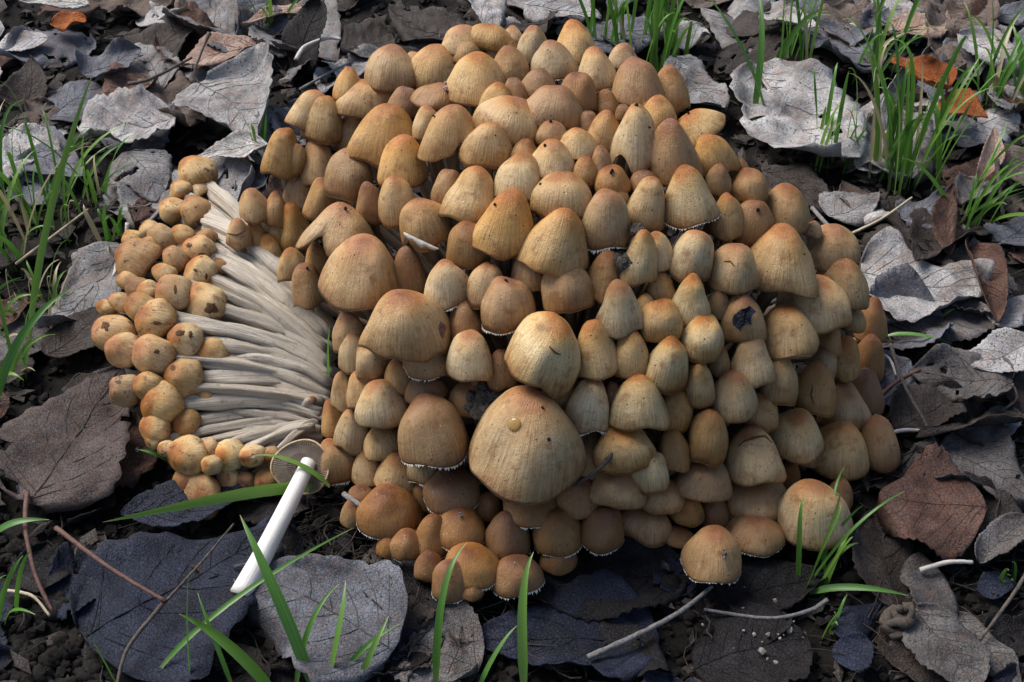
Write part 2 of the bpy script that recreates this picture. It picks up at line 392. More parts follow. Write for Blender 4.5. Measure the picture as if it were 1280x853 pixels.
MC = Vector((.033, .066, 0)); MR = (.168, .170, .168)
HEAP = '''
489 86 59 56 0 g 0
435 106 38 42 5 g .2
543 88 64 60 14 g 0
595 102 74 66 8 m -.4
456 125 66 52 14 g 0
504 128 41 40 0 b .3
550 122 66 40 16 b .2
533 155 33 42 5 m .7
481 170 75 78 10 g -.3 L=.09
566 170 73 72 4 g -.4 notch
613 182 60 60 8 m 0
504 201 60 64 12 g 0
437 166 40 52 22 m .3
388 138 46 52 22 m .3
403 150 48 58 14 m -.1
352 191 44 60 8 g 0
368 198 24 56 14 g -.3
395 203 48 58 12 g -.1
437 217 58 64 6 r .2
375 237 46 50 15 r .5
620 127 40 46 18 m .2
637 150 72 58 16 m -.1
578 52 48 40 4 m .3
582 64 42 34 0 r 0
612 48 50 38 6 g .3
517 76 22 22 0 m .8
592 245 66 72 9 g -.2 W
559 235 34 46 8 r .8
497 253 46 60 4 m .3
530 280 60 68 -4 r .3 flap
425 291 86 74 12 g -.2 fold
451 342 96 90 14 g -.7 broad
510 338 42 60 4 b 1.2
558 358 54 60 -2 p .1 T
607 357 45 57 3 m .3
585 308 50 58 2 r .3
634 282 73 78 8 g -.3
507 408 98 90 -4 m -1.0 broad torn
636 382 62 68 0 r .1 T
581 404 46 54 0 b .9
383 356 44 54 -6 r 0
396 325 30 42 0 r .6
368 286 42 58 0 g 0 W
337 318 34 46 0 m .2
364 332 34 38 0 m .2
343 262 30 54 2 r .1
400 250 36 48 12 r .6
463 255 34 54 0 b 1.0
343 294 24 40 0 m .5
316 257 40 42 10 g .5
297 292 30 36 5 g .2
320 296 30 46 0 r .6
313 318 22 30 0 m .8
325 278 26 36 6 p .7
719 53 56 54 0 g .2
666 58 40 50 0 p .1
692 77 56 52 0 p -.1 T
746 87 48 54 0 m 0 T
779 72 36 34 2 m .6
797 103 62 60 -2 r -.2
838 112 42 58 -6 g .2
641 43 24 22 0 m .6
628 61 42 34 6 r .2
638 82 46 48 -4 r .2
628 90 30 30 0 b .8
673 105 42 38 0 r .3
722 116 46 52 -3 b .1
758 130 36 36 0 b 1.2
690 135 70 58 0 r 0
644 115 30 36 -10 b .4
667 150 36 42 -8 m .6
735 152 28 28 0 b .8
755 165 42 50 4 r .4
795 172 54 76 0 p -.5 drape
824 147 42 48 0 g .4
841 194 64 76 -4 r -.1
872 158 62 44 -42 g 0
892 195 52 54 -24 g .2 open
810 131 22 20 0 b .9
780 141 22 20 0 b .9
690 168 34 34 0 r .4
722 181 46 42 0 m .1
656 190 34 32 0 r .7
690 201 54 50 -3 p .1
752 204 30 42 -2 r .3
731 216 34 38 0 r .5
650 221 60 58 0 p -.1
764 226 42 38 0 b .5
805 228 34 30 0 b .8
861 246 67 70 -3 p -.3 T
898 226 32 38 0 r .3
924 211 28 26 0 r .6
703 245 72 60 4 m -.1
697 303 80 84 12 m -.6 L=.10
758 275 63 74 -3 m -.2 T
811 254 48 66 0 m .1
772 246 26 34 0 r .8
801 322 48 66 -2 p -.1
824 315 34 58 -4 p .4
867 320 52 62 0 p 0
918 335 67 62 -2 m -.1
755 344 46 66 2 r .5
708 360 57 62 -2 r .2
660 340 46 50 0 r 1.0
775 385 54 68 -4 p -.1 W
806 390 28 42 0 m .7
826 402 50 54 0 m .2
826 362 38 42 0 r 1.0
864 376 46 60 8 p -.1 W
898 382 28 38 0 r .7
878 422 56 58 0 p 0
745 437 55 68 -5 m .1
681 437 98 92 16 p -1.0 broad wavy
790 443 44 60 -4 m .3
835 457 50 66 0 p -.1
875 480 38 60 0 m .1
918 495 57 62 -2 m 0
736 507 48 68 2 p 0 T
768 500 30 60 0 b .9
799 504 65 66 2 p -.2
845 512 44 54 0 r .8
700 496 44 46 0 r 1.2
659 552 137 132 0 m -1.3 broad giant
780 562 65 62 -4 m 0
843 562 42 54 -2 r .4
886 546 50 68 0 r 0
813 591 42 54 0 p -.1
943 569 65 72 0 m -.3 scar
738 568 46 60 0 r 1.6
882 599 67 54 0 r .3
773 610 62 52 0 r .4
829 622 48 44 0 r .5
860 637 38 42 0 r .6
895 641 38 42 0 b .6
946 623 75 62 0 r .2 T
945 668 68 48 0 r .7 T
892 692 72 64 0 r -.6 foot T
1019 643 82 83 0 m -.4
1051 563 66 72 -2 m -.1
996 546 62 62 0 p 0
1101 555 48 68 -8 r .2
987 596 28 40 0 b .8
1022 486 50 64 -2 r .1
976 475 44 62 0 m 0
1057 511 62 60 -6 r .2
1083 491 42 56 -6 b .3
1088 448 38 62 -6 b .4
1057 447 38 54 -6 r .5
1030 458 34 40 0 r .5
1037 427 36 38 0 r .8
986 413 72 62 -2 m -.1
942 450 53 65 -2 m 0 W
929 398 51 60 0 r .1
900 452 28 38 0 r .8
952 517 38 50 -4 r .7
1018 380 82 66 -12 m .1
1052 357 70 66 -12 m .1
1042 308 66 54 -10 g .1
977 325 87 84 -2 m -.5 L=.10
984 262 62 60 -6 r .1
942 279 44 58 6 r .2
911 270 40 70 4 m .2
938 233 48 42 -4 r .2
1068 400 32 30 0 m .6
1091 400 40 52 -10 b .3
1017 287 22 20 0 r .7
1010 572 28 24 0 r .7
1050 620 34 40 0 b 1.0
435 417 40 52 5 r .2
441 440 38 48 5 m .1
463 451 38 46 3 m .2
499 470 42 42 0 r .8
536 446 56 54 0 r .7 T
588 445 55 60 0 p -.1
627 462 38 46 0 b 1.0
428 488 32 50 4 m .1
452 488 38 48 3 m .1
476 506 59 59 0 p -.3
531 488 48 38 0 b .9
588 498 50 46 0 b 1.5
538 536 84 90 0 r -.6 T L=.03
414 522 30 48 4 r .5
440 538 40 56 3 m 0
477 552 48 44 0 m .4
418 578 49 54 0 r -.1 T
459 585 38 46 0 m .2
495 592 48 50 0 m 0
530 586 42 38 0 m .8 T
527 620 30 38 0 r .5
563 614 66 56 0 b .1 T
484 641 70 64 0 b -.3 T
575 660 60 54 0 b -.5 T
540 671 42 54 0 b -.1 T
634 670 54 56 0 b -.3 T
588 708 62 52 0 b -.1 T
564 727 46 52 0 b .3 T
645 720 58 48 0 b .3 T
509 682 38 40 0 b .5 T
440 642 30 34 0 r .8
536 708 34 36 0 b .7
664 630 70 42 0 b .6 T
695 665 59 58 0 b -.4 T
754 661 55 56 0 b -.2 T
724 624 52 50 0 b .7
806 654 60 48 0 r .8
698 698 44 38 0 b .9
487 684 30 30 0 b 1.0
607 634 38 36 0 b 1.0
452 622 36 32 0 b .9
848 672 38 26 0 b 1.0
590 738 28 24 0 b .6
'''
SPECIAL = {
 (659, 552): 'giant open tan mushroom cap with dirt crumbs, widest of the heap',
 (507, 408): 'large smooth pale tan cap with a torn purplish edge beside the stem bundle',
 (681, 437): 'large pale wavy-edged cap with a dark split, right above the widest cap',
 (451, 342): 'large broad golden cap leaning towards the bundle of bare white stems',
 (425, 291): 'golden cap with a deep folded pleat on its side',
 (566, 170): 'golden cap with a bite-shaped notch torn out of its rim',
 (795, 172): 'tall pale cap hanging like a cloth with a curled torn edge',
 (892, 195): 'cap splayed open with a wavy rim at the back of the heap',
 (872, 158): 'golden cap lying over sideways at the back rim of the heap',
 (530, 280): 'tan cap with a torn whitish flap hanging from its rim',
 (943, 569): 'pale tan cap with a curved crack scar across its top',
 (892, 692): 'lone brown cap standing apart on the dark soil at the foot of the heap',
 (1019, 643): 'big smooth tan cap with an orange tip at the foot beside the round brown leaf',
 (538, 536): 'large bell cap with rusty streaks above its rim beside the widest cap',
 (977, 325): 'large squarish tan cap with a small dent, overlooking the big grey leaf',
 (929, 398): 'tan cap carrying a scrap of dark blue-grey leaf',
 (476, 506): 'creamy white rounded cap between browner neighbours beside the white stem bundle',
 (692, 77): 'cream bell cap with fine brown streaks near the back of the crown',
 (719, 53): 'golden-brown cap at the very back of the heap before the grass',
 (481, 170): 'large smooth honey-yellow cap on the flank towards the leaf with the upright stalk',
 (697, 303): 'large lopsided tan cap leaning over with dirt crumbs on its shoulder',
 (634, 282): 'rounded tan cap with a darker rust patch and crumbs at its top, mid heap',
 (861, 246): 'smooth pale beige bell cap with a white tooth at its rim',
 (797, 103): 'rusty egg-shaped cap with brown streaks at the back beside the grass tuft',
 (636, 382): 'brown bell cap with a white fringe just above the wavy pale cap',
 (510, 338): 'dark wet reddish-brown cap wedged behind the large broad caps',
 (484, 641): 'grainy brown domed cap with white fringe at the foot next to the plucked mushroom',
}
TW = {'g': 'golden honey', 'm': 'tan', 'p': 'pale cream-tan', 'b': 'dark rusty brown', 'r': 'brown'}
caps_info = {}; META = []; CAPOBJ = {}
def stem_of(parent, c, axis, R, H, base, mat, r0, r1, n=8, m=10, bend=.35, seed=0, ridge=.05):
    a = c + axis.normalized() * H * .25
    L = (a - base).length
    b1 = a - axis.normalized() * min(L * bend, .05)
    b2 = base + (a - base) * .22 + Vector((0, 0, .01))
    pts = bez(a, b1, b2, base, m); rad = [r0 + (r1 - r0) * (i / (m - 1)) for i in range(m)]
    V, F, C = tube(pts, rad, n, .12, seed, True, ridge)
    return mk('stem', V, F, mat, parent, C)
def heap():
    for idx, ln in enumerate(l for l in HEAP.strip().split('\n') if l.strip()):
        f = ln.split(); x, y, wp, hp, roll = map(float, f[:5]); tone = f[5]; push = float(f[6]) * .01; fl = f[7:]
        rnd = random.Random(idx * 7 + 1)
        P, d = ell_hit(x, y, MC, MR)
        zmin = .026
        if P.z < zmin: P = at_z(x, y, zmin); 
        P = P + d * (push + .002)
        mp = mpp(P); R = wp * mp / 2 * 1.13
        # outward direction of the heap here and the axis of the mushroom
        inc = 27 + rnd.uniform(-6, 6)
        if y < 160: inc -= 3
        if y > 590: inc += 8
        if 'broad' in fl: inc = 36
        if 'giant' in fl: inc = 33
        o_ = (P.x - MC.x) / MR[0]
        ang = R_(roll + rnd.uniform(-8, 8)) + .10 * o_
        ax = ((UPV * math.cos(ang) + RGT * math.sin(ang)) * math.cos(R_(inc)) - FWD * math.sin(R_(inc))).normalized()
        phimax = rnd.uniform(88, 101); conic = rnd.choice([.85, 1.0, 1.15, 1.3, 1.3, 1.5]) + rnd.uniform(-.06, .06)
        lob = rnd.uniform(.03, .085); nth, nr = 30, 13; kw = {}
        if tone == 'b' and y > 590: phimax = rnd.uniform(92, 98); conic = rnd.uniform(1.0, 1.2); lob = .02; kw['umbo'] = .05
        if 'broad' in fl: phimax = 84; conic = 1.15; nth, nr = 48, 18; lob = .04
        for q in fl:
            if q.startswith('L='): lob = float(q[2:])
        if 'giant' in fl: kw.update(umbo=.03, wave=.05); conic = 1.4; phimax = 85; lob = .05
        if 'torn' in fl: kw.update(ragged=.10, wave=.06)
        if 'wavy' in fl: kw.update(wave=.12, notch=[(2.2, .3, .25)], jit=.08); lob = .07
        if 'notch' in fl: kw.update(notch=[(.35, .33, .42)], wave=.08); nth = 44; nr = 16
        if 'fold' in fl: kw.update(notch=[(-.75, .22, .35)], lobes_=0); nth = 44; lob = .12; kw.pop('lobes_')
        if 'flap' in fl: kw.update(notch=[(-.9, .4, .25)], wave=.10); nth = 40
        if 'drape' in fl: kw.update(wave=.16, ragged=.16); nth = 48; nr = 16; lob = .09; phimax = 94
        if 'open' in fl: kw.update(wave=.12, ragged=.12); lob = .12
        if 'W' in fl: kw.update(waist=.11)
        ui = math.hypot(ax.dot(UPV), ax.dot(RGT)); ti = ax.dot(-FWD)
        H, mid = solve_H(R, hp * mp * 1.08, ui, abs(ti), phimax, conic)
        pa = (ax - FWD * ax.dot(FWD)).normalized()
        c = P - pa * mid
        c = c + FWD * (H * .35 * max(0, 1 - push * 0))       # the skin, not the centre, lies on the heap's surface
        base = Vector((MC.x + (c.x - MC.x) * .42 + rnd.uniform(-.006, .006), MC.y + (c.y - MC.y) * .42 + rnd.uniform(-.006, .006), -.004))
        if 'foot' in fl or c.z < .03:
            base = Vector((c.x + (MC.x - c.x) * .06, c.y + .012, -.006))
        root = empty('mushroom', base)
        T = Matrix.Translation(-base)
        cap = make_cap('cap', None, c, ax, R, H, idx + 3, tone, phimax, conic, lob, nth=nth, nr=nr, teeth=(.0011 if 'T' in fl else 0), **kw)
        st = stem_of(None, c, ax, R, H, base, M_STEM, max(.0022, R * .19), max(.0024, R * .2), seed=idx)
        for o in [ob for ob in col.objects if ob.parent is None and ob.type == 'MESH' and ob.name.split('.')[0] in ('cap', 'stem', 'veil_fringe')]:
            o.data.transform(T); o.parent = cap if o.name.startswith('veil') else root
        META.append((int(x), int(y), wp, tone, root, P))
        caps_info[(int(x), int(y))] = (c, ax, R, H, root); CAPOBJ[(int(x), int(y))] = cap
LAND = {(659, 552): 'the widest cap', (507, 408): 'the large torn-edged cap', (681, 437): 'the large wavy pale cap', (451, 342): 'the large leaning golden cap', (425, 291): 'the pleated cap',
 (566, 170): 'the notched cap', (795, 172): 'the cloth-like cap', (892, 195): 'the splayed-open cap', (530, 280): 'the cap with the white flap', (943, 569): 'the crack-scarred cap', (892, 692): 'the lone foot cap',
 (1019, 643): 'the big orange-tipped foot cap', (538, 536): 'the large rust-streaked cap', (977, 325): 'the large squarish cap', (929, 398): 'the cap with the leaf scrap', (476, 506): 'the creamy white cap',
 (692, 77): 'the streaked cream cap', (481, 170): 'the large honey-yellow cap', (697, 303): 'the large lopsided cap', (861, 246): 'the smooth beige cap', (797, 103): 'the rusty egg-shaped cap', (484, 641): 'the grainy fringed cap'}
def name_all():
    used = {}
    rest = []
    for (x, y, wp, tone, root, P) in META:
        if (x, y) in SPECIAL: tag(root, SPECIAL[(x, y)], 'mushroom', 'mushrooms packed in the big heap'); continue
        k = min(LAND, key=lambda q: (q[0] - x) ** 2 + (q[1] - y) ** 2); dx, dy = x - k[0], y - k[1]; d = math.hypot(dx, dy)
        rel = ('above' if dy < 0 else 'below') if abs(dy) > abs(dx) else ('bundle side of' if dx < 0 else 'grey-leaf side of')
        size = 'large' if wp > 66 else ('small' if wp < 40 else 'medium')
        rest.append((d, '%s %s bell mushroom' % (size, TW[tone]), rel, LAND[k], root))
    rest.sort(key=lambda r: r[0])
    for (d, look, rel, lm, root) in rest:
        key = (look, rel, lm); i = used.get(key, 0); used[key] = i + 1
        lab = '%s, %s%s %s' % (look, ('', 'further ', 'furthest ')[min(i, 2)] if rel in ('above', 'below') else ('', 'farther ', 'farthest ')[min(i, 2)], rel, lm)
        tag(root, lab, 'mushroom', 'mushrooms packed in the big heap')
heap(); name_all()

# ---- torn-off bundle lying on its side
BC = at_z(232, 440, 0) + Vector((0, 0, .0)); BR = (.050, .105, .062)
BUNDLE = '''
246 220 46 48 g
225 239 26 24 g
251 245 35 36 g
245 267 38 42 r
217 265 33 36 g
274 254 17 28 g
266 266 15 22 g
228 296 28 30 g
255 300 28 24 r
188 290 24 28 g
204 300 30 42 g
167 303 28 30 g
186 311 28 26 g
246 314 42 36 g
219 326 28 34 g
175 331 54 50 r
250 342 37 37 p
276 335 21 24 r
206 344 26 30 g
217 369 43 48 g
255 382 50 50 g
160 352 24 28 g
151 379 22 30 g
134 386 20 26 g
172 362 26 30 r
184 366 28 26 g
178 387 36 42 g
194 400 48 46 g
142 420 46 54 g
156 440 38 46 g
192 446 46 52 g
233 426 40 45 p
266 447 42 48 g
229 474 45 48 g
288 420 24 24 r
157 490 36 42 g
186 484 34 38 g
202 506 50 50 g
256 496 30 30 r
194 535 40 34 g
231 530 34 33 r
256 531 28 27 r
280 525 26 20 r
233 570 47 45 g
209 562 20 24 p
262 561 22 20 g
287 570 35 35 p
265 582 22 28 p
315 571 28 34 p
340 569 19 19 r
284 602 32 31 p
307 602 22 24 r
334 603 31 32 r
240 602 46 36 r
251 623 50 24 r
191 551 20 18 p
335 380 16 12 r
390 500 9 9 r
'''
BSPEC = {(246, 220): 'smooth egg-shaped honey mushroom at the uppermost end of the torn-off bundle',
 (175, 331): 'broad brown cone cap standing out of the torn-off bundle next to the white leaf stalk',
 (250, 342): 'pale cap with brown pits on the torn-off bundle',
 (255, 382): 'honey cap with a dark rotten scar on the torn-off bundle beside the bare stems',
 (233, 426): 'whitish cap with a brown bruised top on the torn-off bundle',
 (142, 420): 'honey cap with a dark pit on the outer side of the torn-off bundle',
 (266, 447): 'round honey cap lying against the bare white stems of the bundle',
 (251, 623): 'flattened rusty cap under the bundle behind the long lying grass blade',
 (335, 380): 'tiny brown bud growing on the bare white stems',
 (390, 500): 'pinhead bud near the rooted end of the bare white stems',
 (288, 420): 'small half brown half cream button on the bare white stems',
 (340, 569): 'tiny orange button under the lowest white stems beside the plucked mushroom'}
BLAND = {(246, 220): "the bundle's topmost egg cap", (175, 331): 'the broad brown cone cap', (250, 342): 'the pitted pale cap', (255, 382): 'the rot-scarred honey cap', (233, 426): 'the bruised whitish cap',
 (142, 420): 'the outer pitted cap', (266, 447): 'the cap resting on bare stems', (251, 623): 'the flattened rusty cap', (340, 569): 'the tiny orange button', (202, 506): 'the big round low cap'}
BSPEC[(202, 506)] = 'big round honey cap low on the outer side of the torn-off bundle'
bused = {}
def bundle():
    for idx, ln in enumerate(l for l in BUNDLE.strip().split('\n') if l.strip()):
        f = ln.split(); x, y, wp, hp = map(float, f[:4]); tone = f[4]; rnd = random.Random(900 + idx)
        P, d = ell_hit(x, y, BC, BR)
        if x > 285: P = at_z(x, y, .042 if y < 460 else (.03 if y < 540 else .012))
        elif P.z < .010: P = at_z(x, y, .012)
        if y > 555: P = at_z(x, y, .014 + (.012 if y < 590 else 0))
        mp = mpp(P); R = wp * mp / 2 * 1.15
        t = min(1, max(0, (y - 215) / 400))
        bx, by, bz = 386 + 22 * math.sin(t * 3) + rnd.uniform(-6, 6), 385 + 165 * t + rnd.uniform(-9, 9), .030 - .016 * t + rnd.uniform(-.006, .006)
        B = at_z(bx, by, max(.006, bz))
        if y > 590: B = at_z(x + 40, y - 25, .004)
        ax = ((P - B).normalized() + Vector((0, 0, .35)) - FWD * .25).normalized()
        if x == 335 or x == 390: ax = Vector((0, 0, 1)); B = P - Vector((.004, 0, .008))
        c = P + FWD * R * .55
        root = empty('mushroom', B); T = Matrix.Translation(-B)
        big = wp > 30
        H = R * (hp / wp) * (1.05 if x != 175 else 1.3)
        pm = rnd.uniform(128, 142) if x not in (175, 251) else 98
        cap = CAPOBJ[(int(x), int(y))] = make_cap('cap', None, c, ax, R, H, 500 + idx, 'y' if tone == 'g' else tone, pm, 1.0, .03, .02, nth=26, nr=14, jit=.09, dirt=1.0)
        for_stem_r = max(.0018, min(.0036, R * .30))
        a = c - ax * H * .3
        mid1 = a + (B - a) * .3 - ax * .004 + Vector((0, 0, .012 * (1 - t) + .002)); mid2 = a + (B - a) * .7 + Vector((0, 0, .010 * (1 - t) + .004))
        pts = bez(a, mid1, mid2, B, 14); k = rnd.uniform(.9, 1.25)
        rad = [for_stem_r * k * (1 + .35 * (i / 13)) for i in range(14)]
        V, F, C = tube(pts, rad, 16, .35, idx * 3.1, True, .25); mk('stem', V, F, M_WSTEM, None, C)
        for o in [ob for ob in col.objects if ob.parent is None and ob.type == 'MESH' and ob.name.split('.')[0] in ('cap', 'stem', 'veil_fringe')]:
            o.data.transform(T); o.parent = root
        lab = BSPEC.get((int(x), int(y)))
        if not lab:
            k = min(BLAND, key=lambda q: (q[0] - x) ** 2 + (q[1] - y) ** 2); dx, dy = x - k[0], y - k[1]
            rel = ('behind' if dy < 0 else 'before') if abs(dy) > abs(dx) else ('outward of' if dx < 0 else 'stemward of')
            lab = '%s %s button mushroom %s %s' % ('small' if wp < 27 else 'medium' if wp < 40 else 'big', {'g': 'honey', 'r': 'brown', 'p': 'cream'}[tone], rel, BLAND[k])
            i = bused.get(lab, 0); bused[lab] = i + 1
            lab = lab.replace(rel, ('', 'further ', 'furthest ')[min(i, 2)] + rel)
        tag(root, lab, 'mushroom', 'mushrooms of the torn-off bundle')
    # stems whose heads are broken off or buried in the bundle
    for i in range(44):
        rnd = random.Random(4000 + i); t = (i + rnd.uniform(-.6, .6)) / 43; t = min(1, max(0, t))
        x0, y0 = 262 + 25 * math.sin(t * 3.1) + rnd.uniform(-8, 8), 275 + 275 * t
        P, d = ell_hit(min(x0, 278), y0, BC, BR)
        a = at_z(x0, y0, max(.008, .050 * math.sin(min(1, .25 + .75 * (1 - t)) * 1.57)) - rnd.uniform(0, .008))
        bx, by = 388 + 22 * math.sin(t * 3) + rnd.uniform(-4, 10), 388 + 165 * t
        B = at_z(bx, by, max(.006, .034 - .022 * t + rnd.uniform(-.004, .006)))
        pts = bez(a, a + (B - a) * .33 + Vector((0, 0, .012 * (1 - t) + .003)), a + (B - a) * .7 + Vector((0, 0, .010 * (1 - t) + .004)), B, 14)
        r = rnd.uniform(.0014, .0036) * (1.35 if t < .35 else 1); rad = [r * (1 + .25 * k / 13) for k in range(14)]
        V, F, C = tube([q - B for q in pts], rad, 16, .35, i * 5.3, True, .28)
        o = mk('bare_stem', V, F, M_WSTEM, None, C); o.location = B
        lm = ["the bundle's topmost egg cap", 'the pitted pale cap', 'the rot-scarred honey cap', 'the cap resting on bare stems', 'the tiny orange button'][min(4, int(t * 5))]
        tag(o, '%s bare white mushroom stem running from near %s' % ('thick' if r > .0031 else 'thin' if r < .0022 else 'slender', lm), 'stem', 'bare stems of the torn-off bundle')
bundle()

# ---- plucked mushroom lying on the leaf, gills to the viewer
def plucked():
    a = at_z(300, 744, .012); j = at_z(376, 592, .024)
    root = empty('mushroom', a); T = Matrix.Translation(-a)
    pts = bez(a, a + (j - a) * .35 + Vector((.004, 0, .004)), a + (j - a) * .72 + Vector((.004, .0, .006)), j + Vector((.004, .004, .004)), 20)
    rad = [.0054 - .0016 * (i / 19) for i in range(20)]
    V, F, C = tube(pts, rad, 16, .05, 3, True); s = mk('stem', V, F, M_CLEAN, root, C); s.data.transform(T)
    # open cap seen from below
    R = .0152; c = at_z(376, 584, .026)
    n = (-FWD * .75 + Vector((-.25, -.35, .35))).normalized()           # the way the gills face
    u, v = frame(n)
    V, F, C = [], [], []; nth = 48
    for i in range(9):
        f = i / 8; rr = R * math.sin(f * 1.5) / math.sin(1.5); dz = -R * .34 * math.cos(f * 1.5)
        for k in range(nth):
            th = 6.2832 * k / nth; w_ = 1 + .05 * f * math.sin(3 * th + 1) + .03 * f * math.sin(2 * th)
            V.append(c + (u * math.cos(th) + v * math.sin(th) * .9) * (rr * w_ if i else .0002) + n * (dz + .0006 * math.sin(5 * th) * f)); C.append((math.cos(th), math.sin(th), f))
    for i in range(8):
        for k in range(nth): F.append((i * nth + k, i * nth + (k + 1) % nth, (i + 1) * nth + (k + 1) % nth, (i + 1) * nth + k))
    o = mk('cap', V, F, M_CAP, root, C); o.data.transform(T); o.color = (.9, 0, 0, 1)
    sm = o.modifiers.new('thick', 'SOLIDIFY'); sm.thickness = .0008; sm.offset = 0
    V, F = [], []; ng = 72
    for g in range(ng):
        th = 6.2832 * g / ng; dr = (u * math.cos(th) + v * math.sin(th) * .9); tn = dr.cross(n).normalized() * .00022
        r0 = .22 if g % 2 == 0 else .5
        prev = None
        for q in range(6):
            f = r0 + (.97 - r0) * q / 5; rr = R * f
            ff = math.asin(min(.999, f * math.sin(1.5))) / 1.5
            top = -R * .34 * math.cos(ff * 1.5) + .0004; dep = .0032 * math.sin(math.pi * min(1, (f * .9 + .1))) + .0005
            P0 = c + dr * rr + n * top; P1 = c + dr * rr + n * (top + dep)
            s = len(V); V += [P0 - tn, P0 + tn, P1 + tn * .4, P1 - tn * .4]
            if prev is not None:
                for k in range(4): F.append((prev + k, prev + (k + 1) % 4, s + (k + 1) % 4, s + k))
            prev = s
    g = mk('gills', V, F, M_GILL, o, None, False); g.data.transform(T)
    tag(root, 'plucked mushroom with long clean white stem, gills turned up, lying on dark leaves', 'mushroom')
plucked()

# ------------------------------------------------------------------ fallen leaves
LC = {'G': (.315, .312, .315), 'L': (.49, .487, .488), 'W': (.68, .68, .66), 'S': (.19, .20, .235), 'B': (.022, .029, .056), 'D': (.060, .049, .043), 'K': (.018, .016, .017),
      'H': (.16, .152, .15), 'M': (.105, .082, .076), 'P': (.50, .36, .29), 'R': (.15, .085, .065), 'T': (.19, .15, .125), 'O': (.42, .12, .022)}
def leaf(b, t, wpx, kind, colr, z0, z1, label, group=None, crum=.085, cup=.15, curl=.0, stalk=None, hole=0., seed=0, vein=True, stalkmat=None, roll=0., cat='leaf'):
    B, Tp = at_z(b[0], b[1], z0), at_z(t[0], t[1], z1)
    D = Tp - B; L = D.length; xd = D.normalized()
    up = Vector((0, 0, 1)); yd = up.cross(xd).normalized()
    if roll: yd = (Matrix.Rotation(R_(roll), 3, xd) @ yd)
    zd = xd.cross(yd).normalized()
    dxp, dyp = t[0] - b[0], t[1] - b[1]; dn = math.hypot(dxp, dyp)
    Wd = wpx * mpp((B + Tp) / 2) * .5 * math.hypot(dyp / dn, dxp / dn / .68)      # the ground recedes: widths across it are foreshortened
    rnd = random.Random(seed * 13 + 5); ns = Vector((rnd.uniform(0, 90), rnd.uniform(0, 90), 0))
    def wid(s):
        if kind == 'poplar': return 1.12 * (1 - s) ** .72 * min(1, (s + .004) / .26) ** .5
        if kind == 'oval': return max(0, math.sin(math.pi * s ** .9)) ** .62
        if kind == 'willow': return max(0, math.sin(math.pi * s ** .8)) ** 1.0
        return max(0, math.sin(math.pi * s)) ** .5                     # ragged
    ecurl = rnd.uniform(.3, 1.1); cvar = rnd.uniform(-.2, .2); asym = rnd.uniform(-.16, .16); bend = rnd.uniform(-.10, .10)
    def pos(s, q, lift=0.0):
        s_ = min(1, max(0, s)); w_ = wid(s_) * Wd * (1 + asym * (1 if q > 0 else -1))
        edge = 1.0
        if abs(q) > .8:
            edge += (.05 * (2 * abs(math.sin(s_ * (26 if kind == 'poplar' else 40))) - 1) + (.22 if kind == 'ragged' else .07) * noise.noise(Vector((s_ * 6, q * 2, 0)) + ns)) * (abs(q) - .8) / .2
        yy = q * w_ * edge; xx = s_ * L
        yy += bend * L * math.sin(math.pi * s_)
        P = Vector((xx / .03, yy / .03, 0)) + ns
        z = crum * L * (.9 * noise.noise(P * .8) + .45 * noise.noise(P * 2.1) + .2 * noise.noise(P * 4.5))
        z += ecurl * Wd * max(0, abs(q) - .55) ** 2 * noise.noise(Vector((s_ * 2.2, q * .8, 7)) + ns) * 4
        z += (cup + cvar * math.sin(s_ * 3 + ns.x)) * Wd * (abs(q) ** 1.6) * (w_ / max(Wd, 1e-6)) + curl * L * ((2 * s_ - 1) ** 2) * .5
        z += .25 * crum * Wd * math.sin(s_ * 40 + abs(q) * -9) * min(1, abs(q) * 3) * .35
        return xd * xx + yd * yy + zd * (z + lift)
    NS, NQ = 30, 16
    V, F, C = [], [], []
    for i in range(NS + 1):
        s = .004 + .992 * i / NS
        for k in range(NQ + 1):
            q = -1 + 2 * k / NQ; V.append(pos(s, q)); C.append((s, q, 0))
    for i in range(NS):
        for k in range(NQ):
            if hole:
                v = noise.noise(Vector((i * .33, k * .33, seed * 1.7)))
                eg = abs(k - NQ / 2 + .5) / (NQ / 2)
                if v > .62 - hole * (.5 + .5 * eg): continue
            a = i * (NQ + 1) + k; F.append((a, a + NQ + 1, a + NQ + 2, a + 1))
    # settle on the soil: never sink far below it
    low = min((B + v).z - gz((B + v).x, (B + v).y) for v in V)
    if low < -.004: B = B + Vector((0, 0, -low - .004))
    root = empty('fallen_leaf', B)
    o = mk('blade', V, F, M_LEAF, root, C)
    k = rnd.uniform(.88, 1.12); o.color = (LC[colr][0] * k, LC[colr][1] * k, LC[colr][2] * k, 1)
    sm = o.modifiers.new('thick', 'SOLIDIFY'); sm.thickness = .00045; sm.offset = -1
    if vein and not hole > .3:
        VV, FF = [], []
        def addv(pts, r0, r1):
            v, f, _ = tube(pts, [r0 + (r1 - r0) * i / (len(pts) - 1) for i in range(len(pts))], 4, caps=False)
            s = len(VV); VV.extend(v); FF.extend(tuple(s + q for q in ff) for ff in f)
        rr = min(.00045, L * .0065)
        addv([pos(.01 + .95 * i / 14, 0, rr * .35) for i in range(15)], rr, rr * .35)
        for j, s0 in enumerate((.03, .10, .24, .40, .56, .70)):
            for sg in (-1, 1):
                ln = (.34 if s0 < .5 else .22) * rnd.uniform(.6, 1.15); s0 = s0 + rnd.uniform(-.03, .03) * (s0 > .05)
                addv([pos(s0 + ln * (i / 6) * (1.0 if s0 > .08 else .7), sg * .86 * (i / 6) ** .85, rr * .2) for i in range(7)], rr * .62, rr * .22)
        ve = mk('veins', VV, FF, M_LEAF, o); ve.color = tuple(q * k * .68 for q in LC[colr]) + (1,)
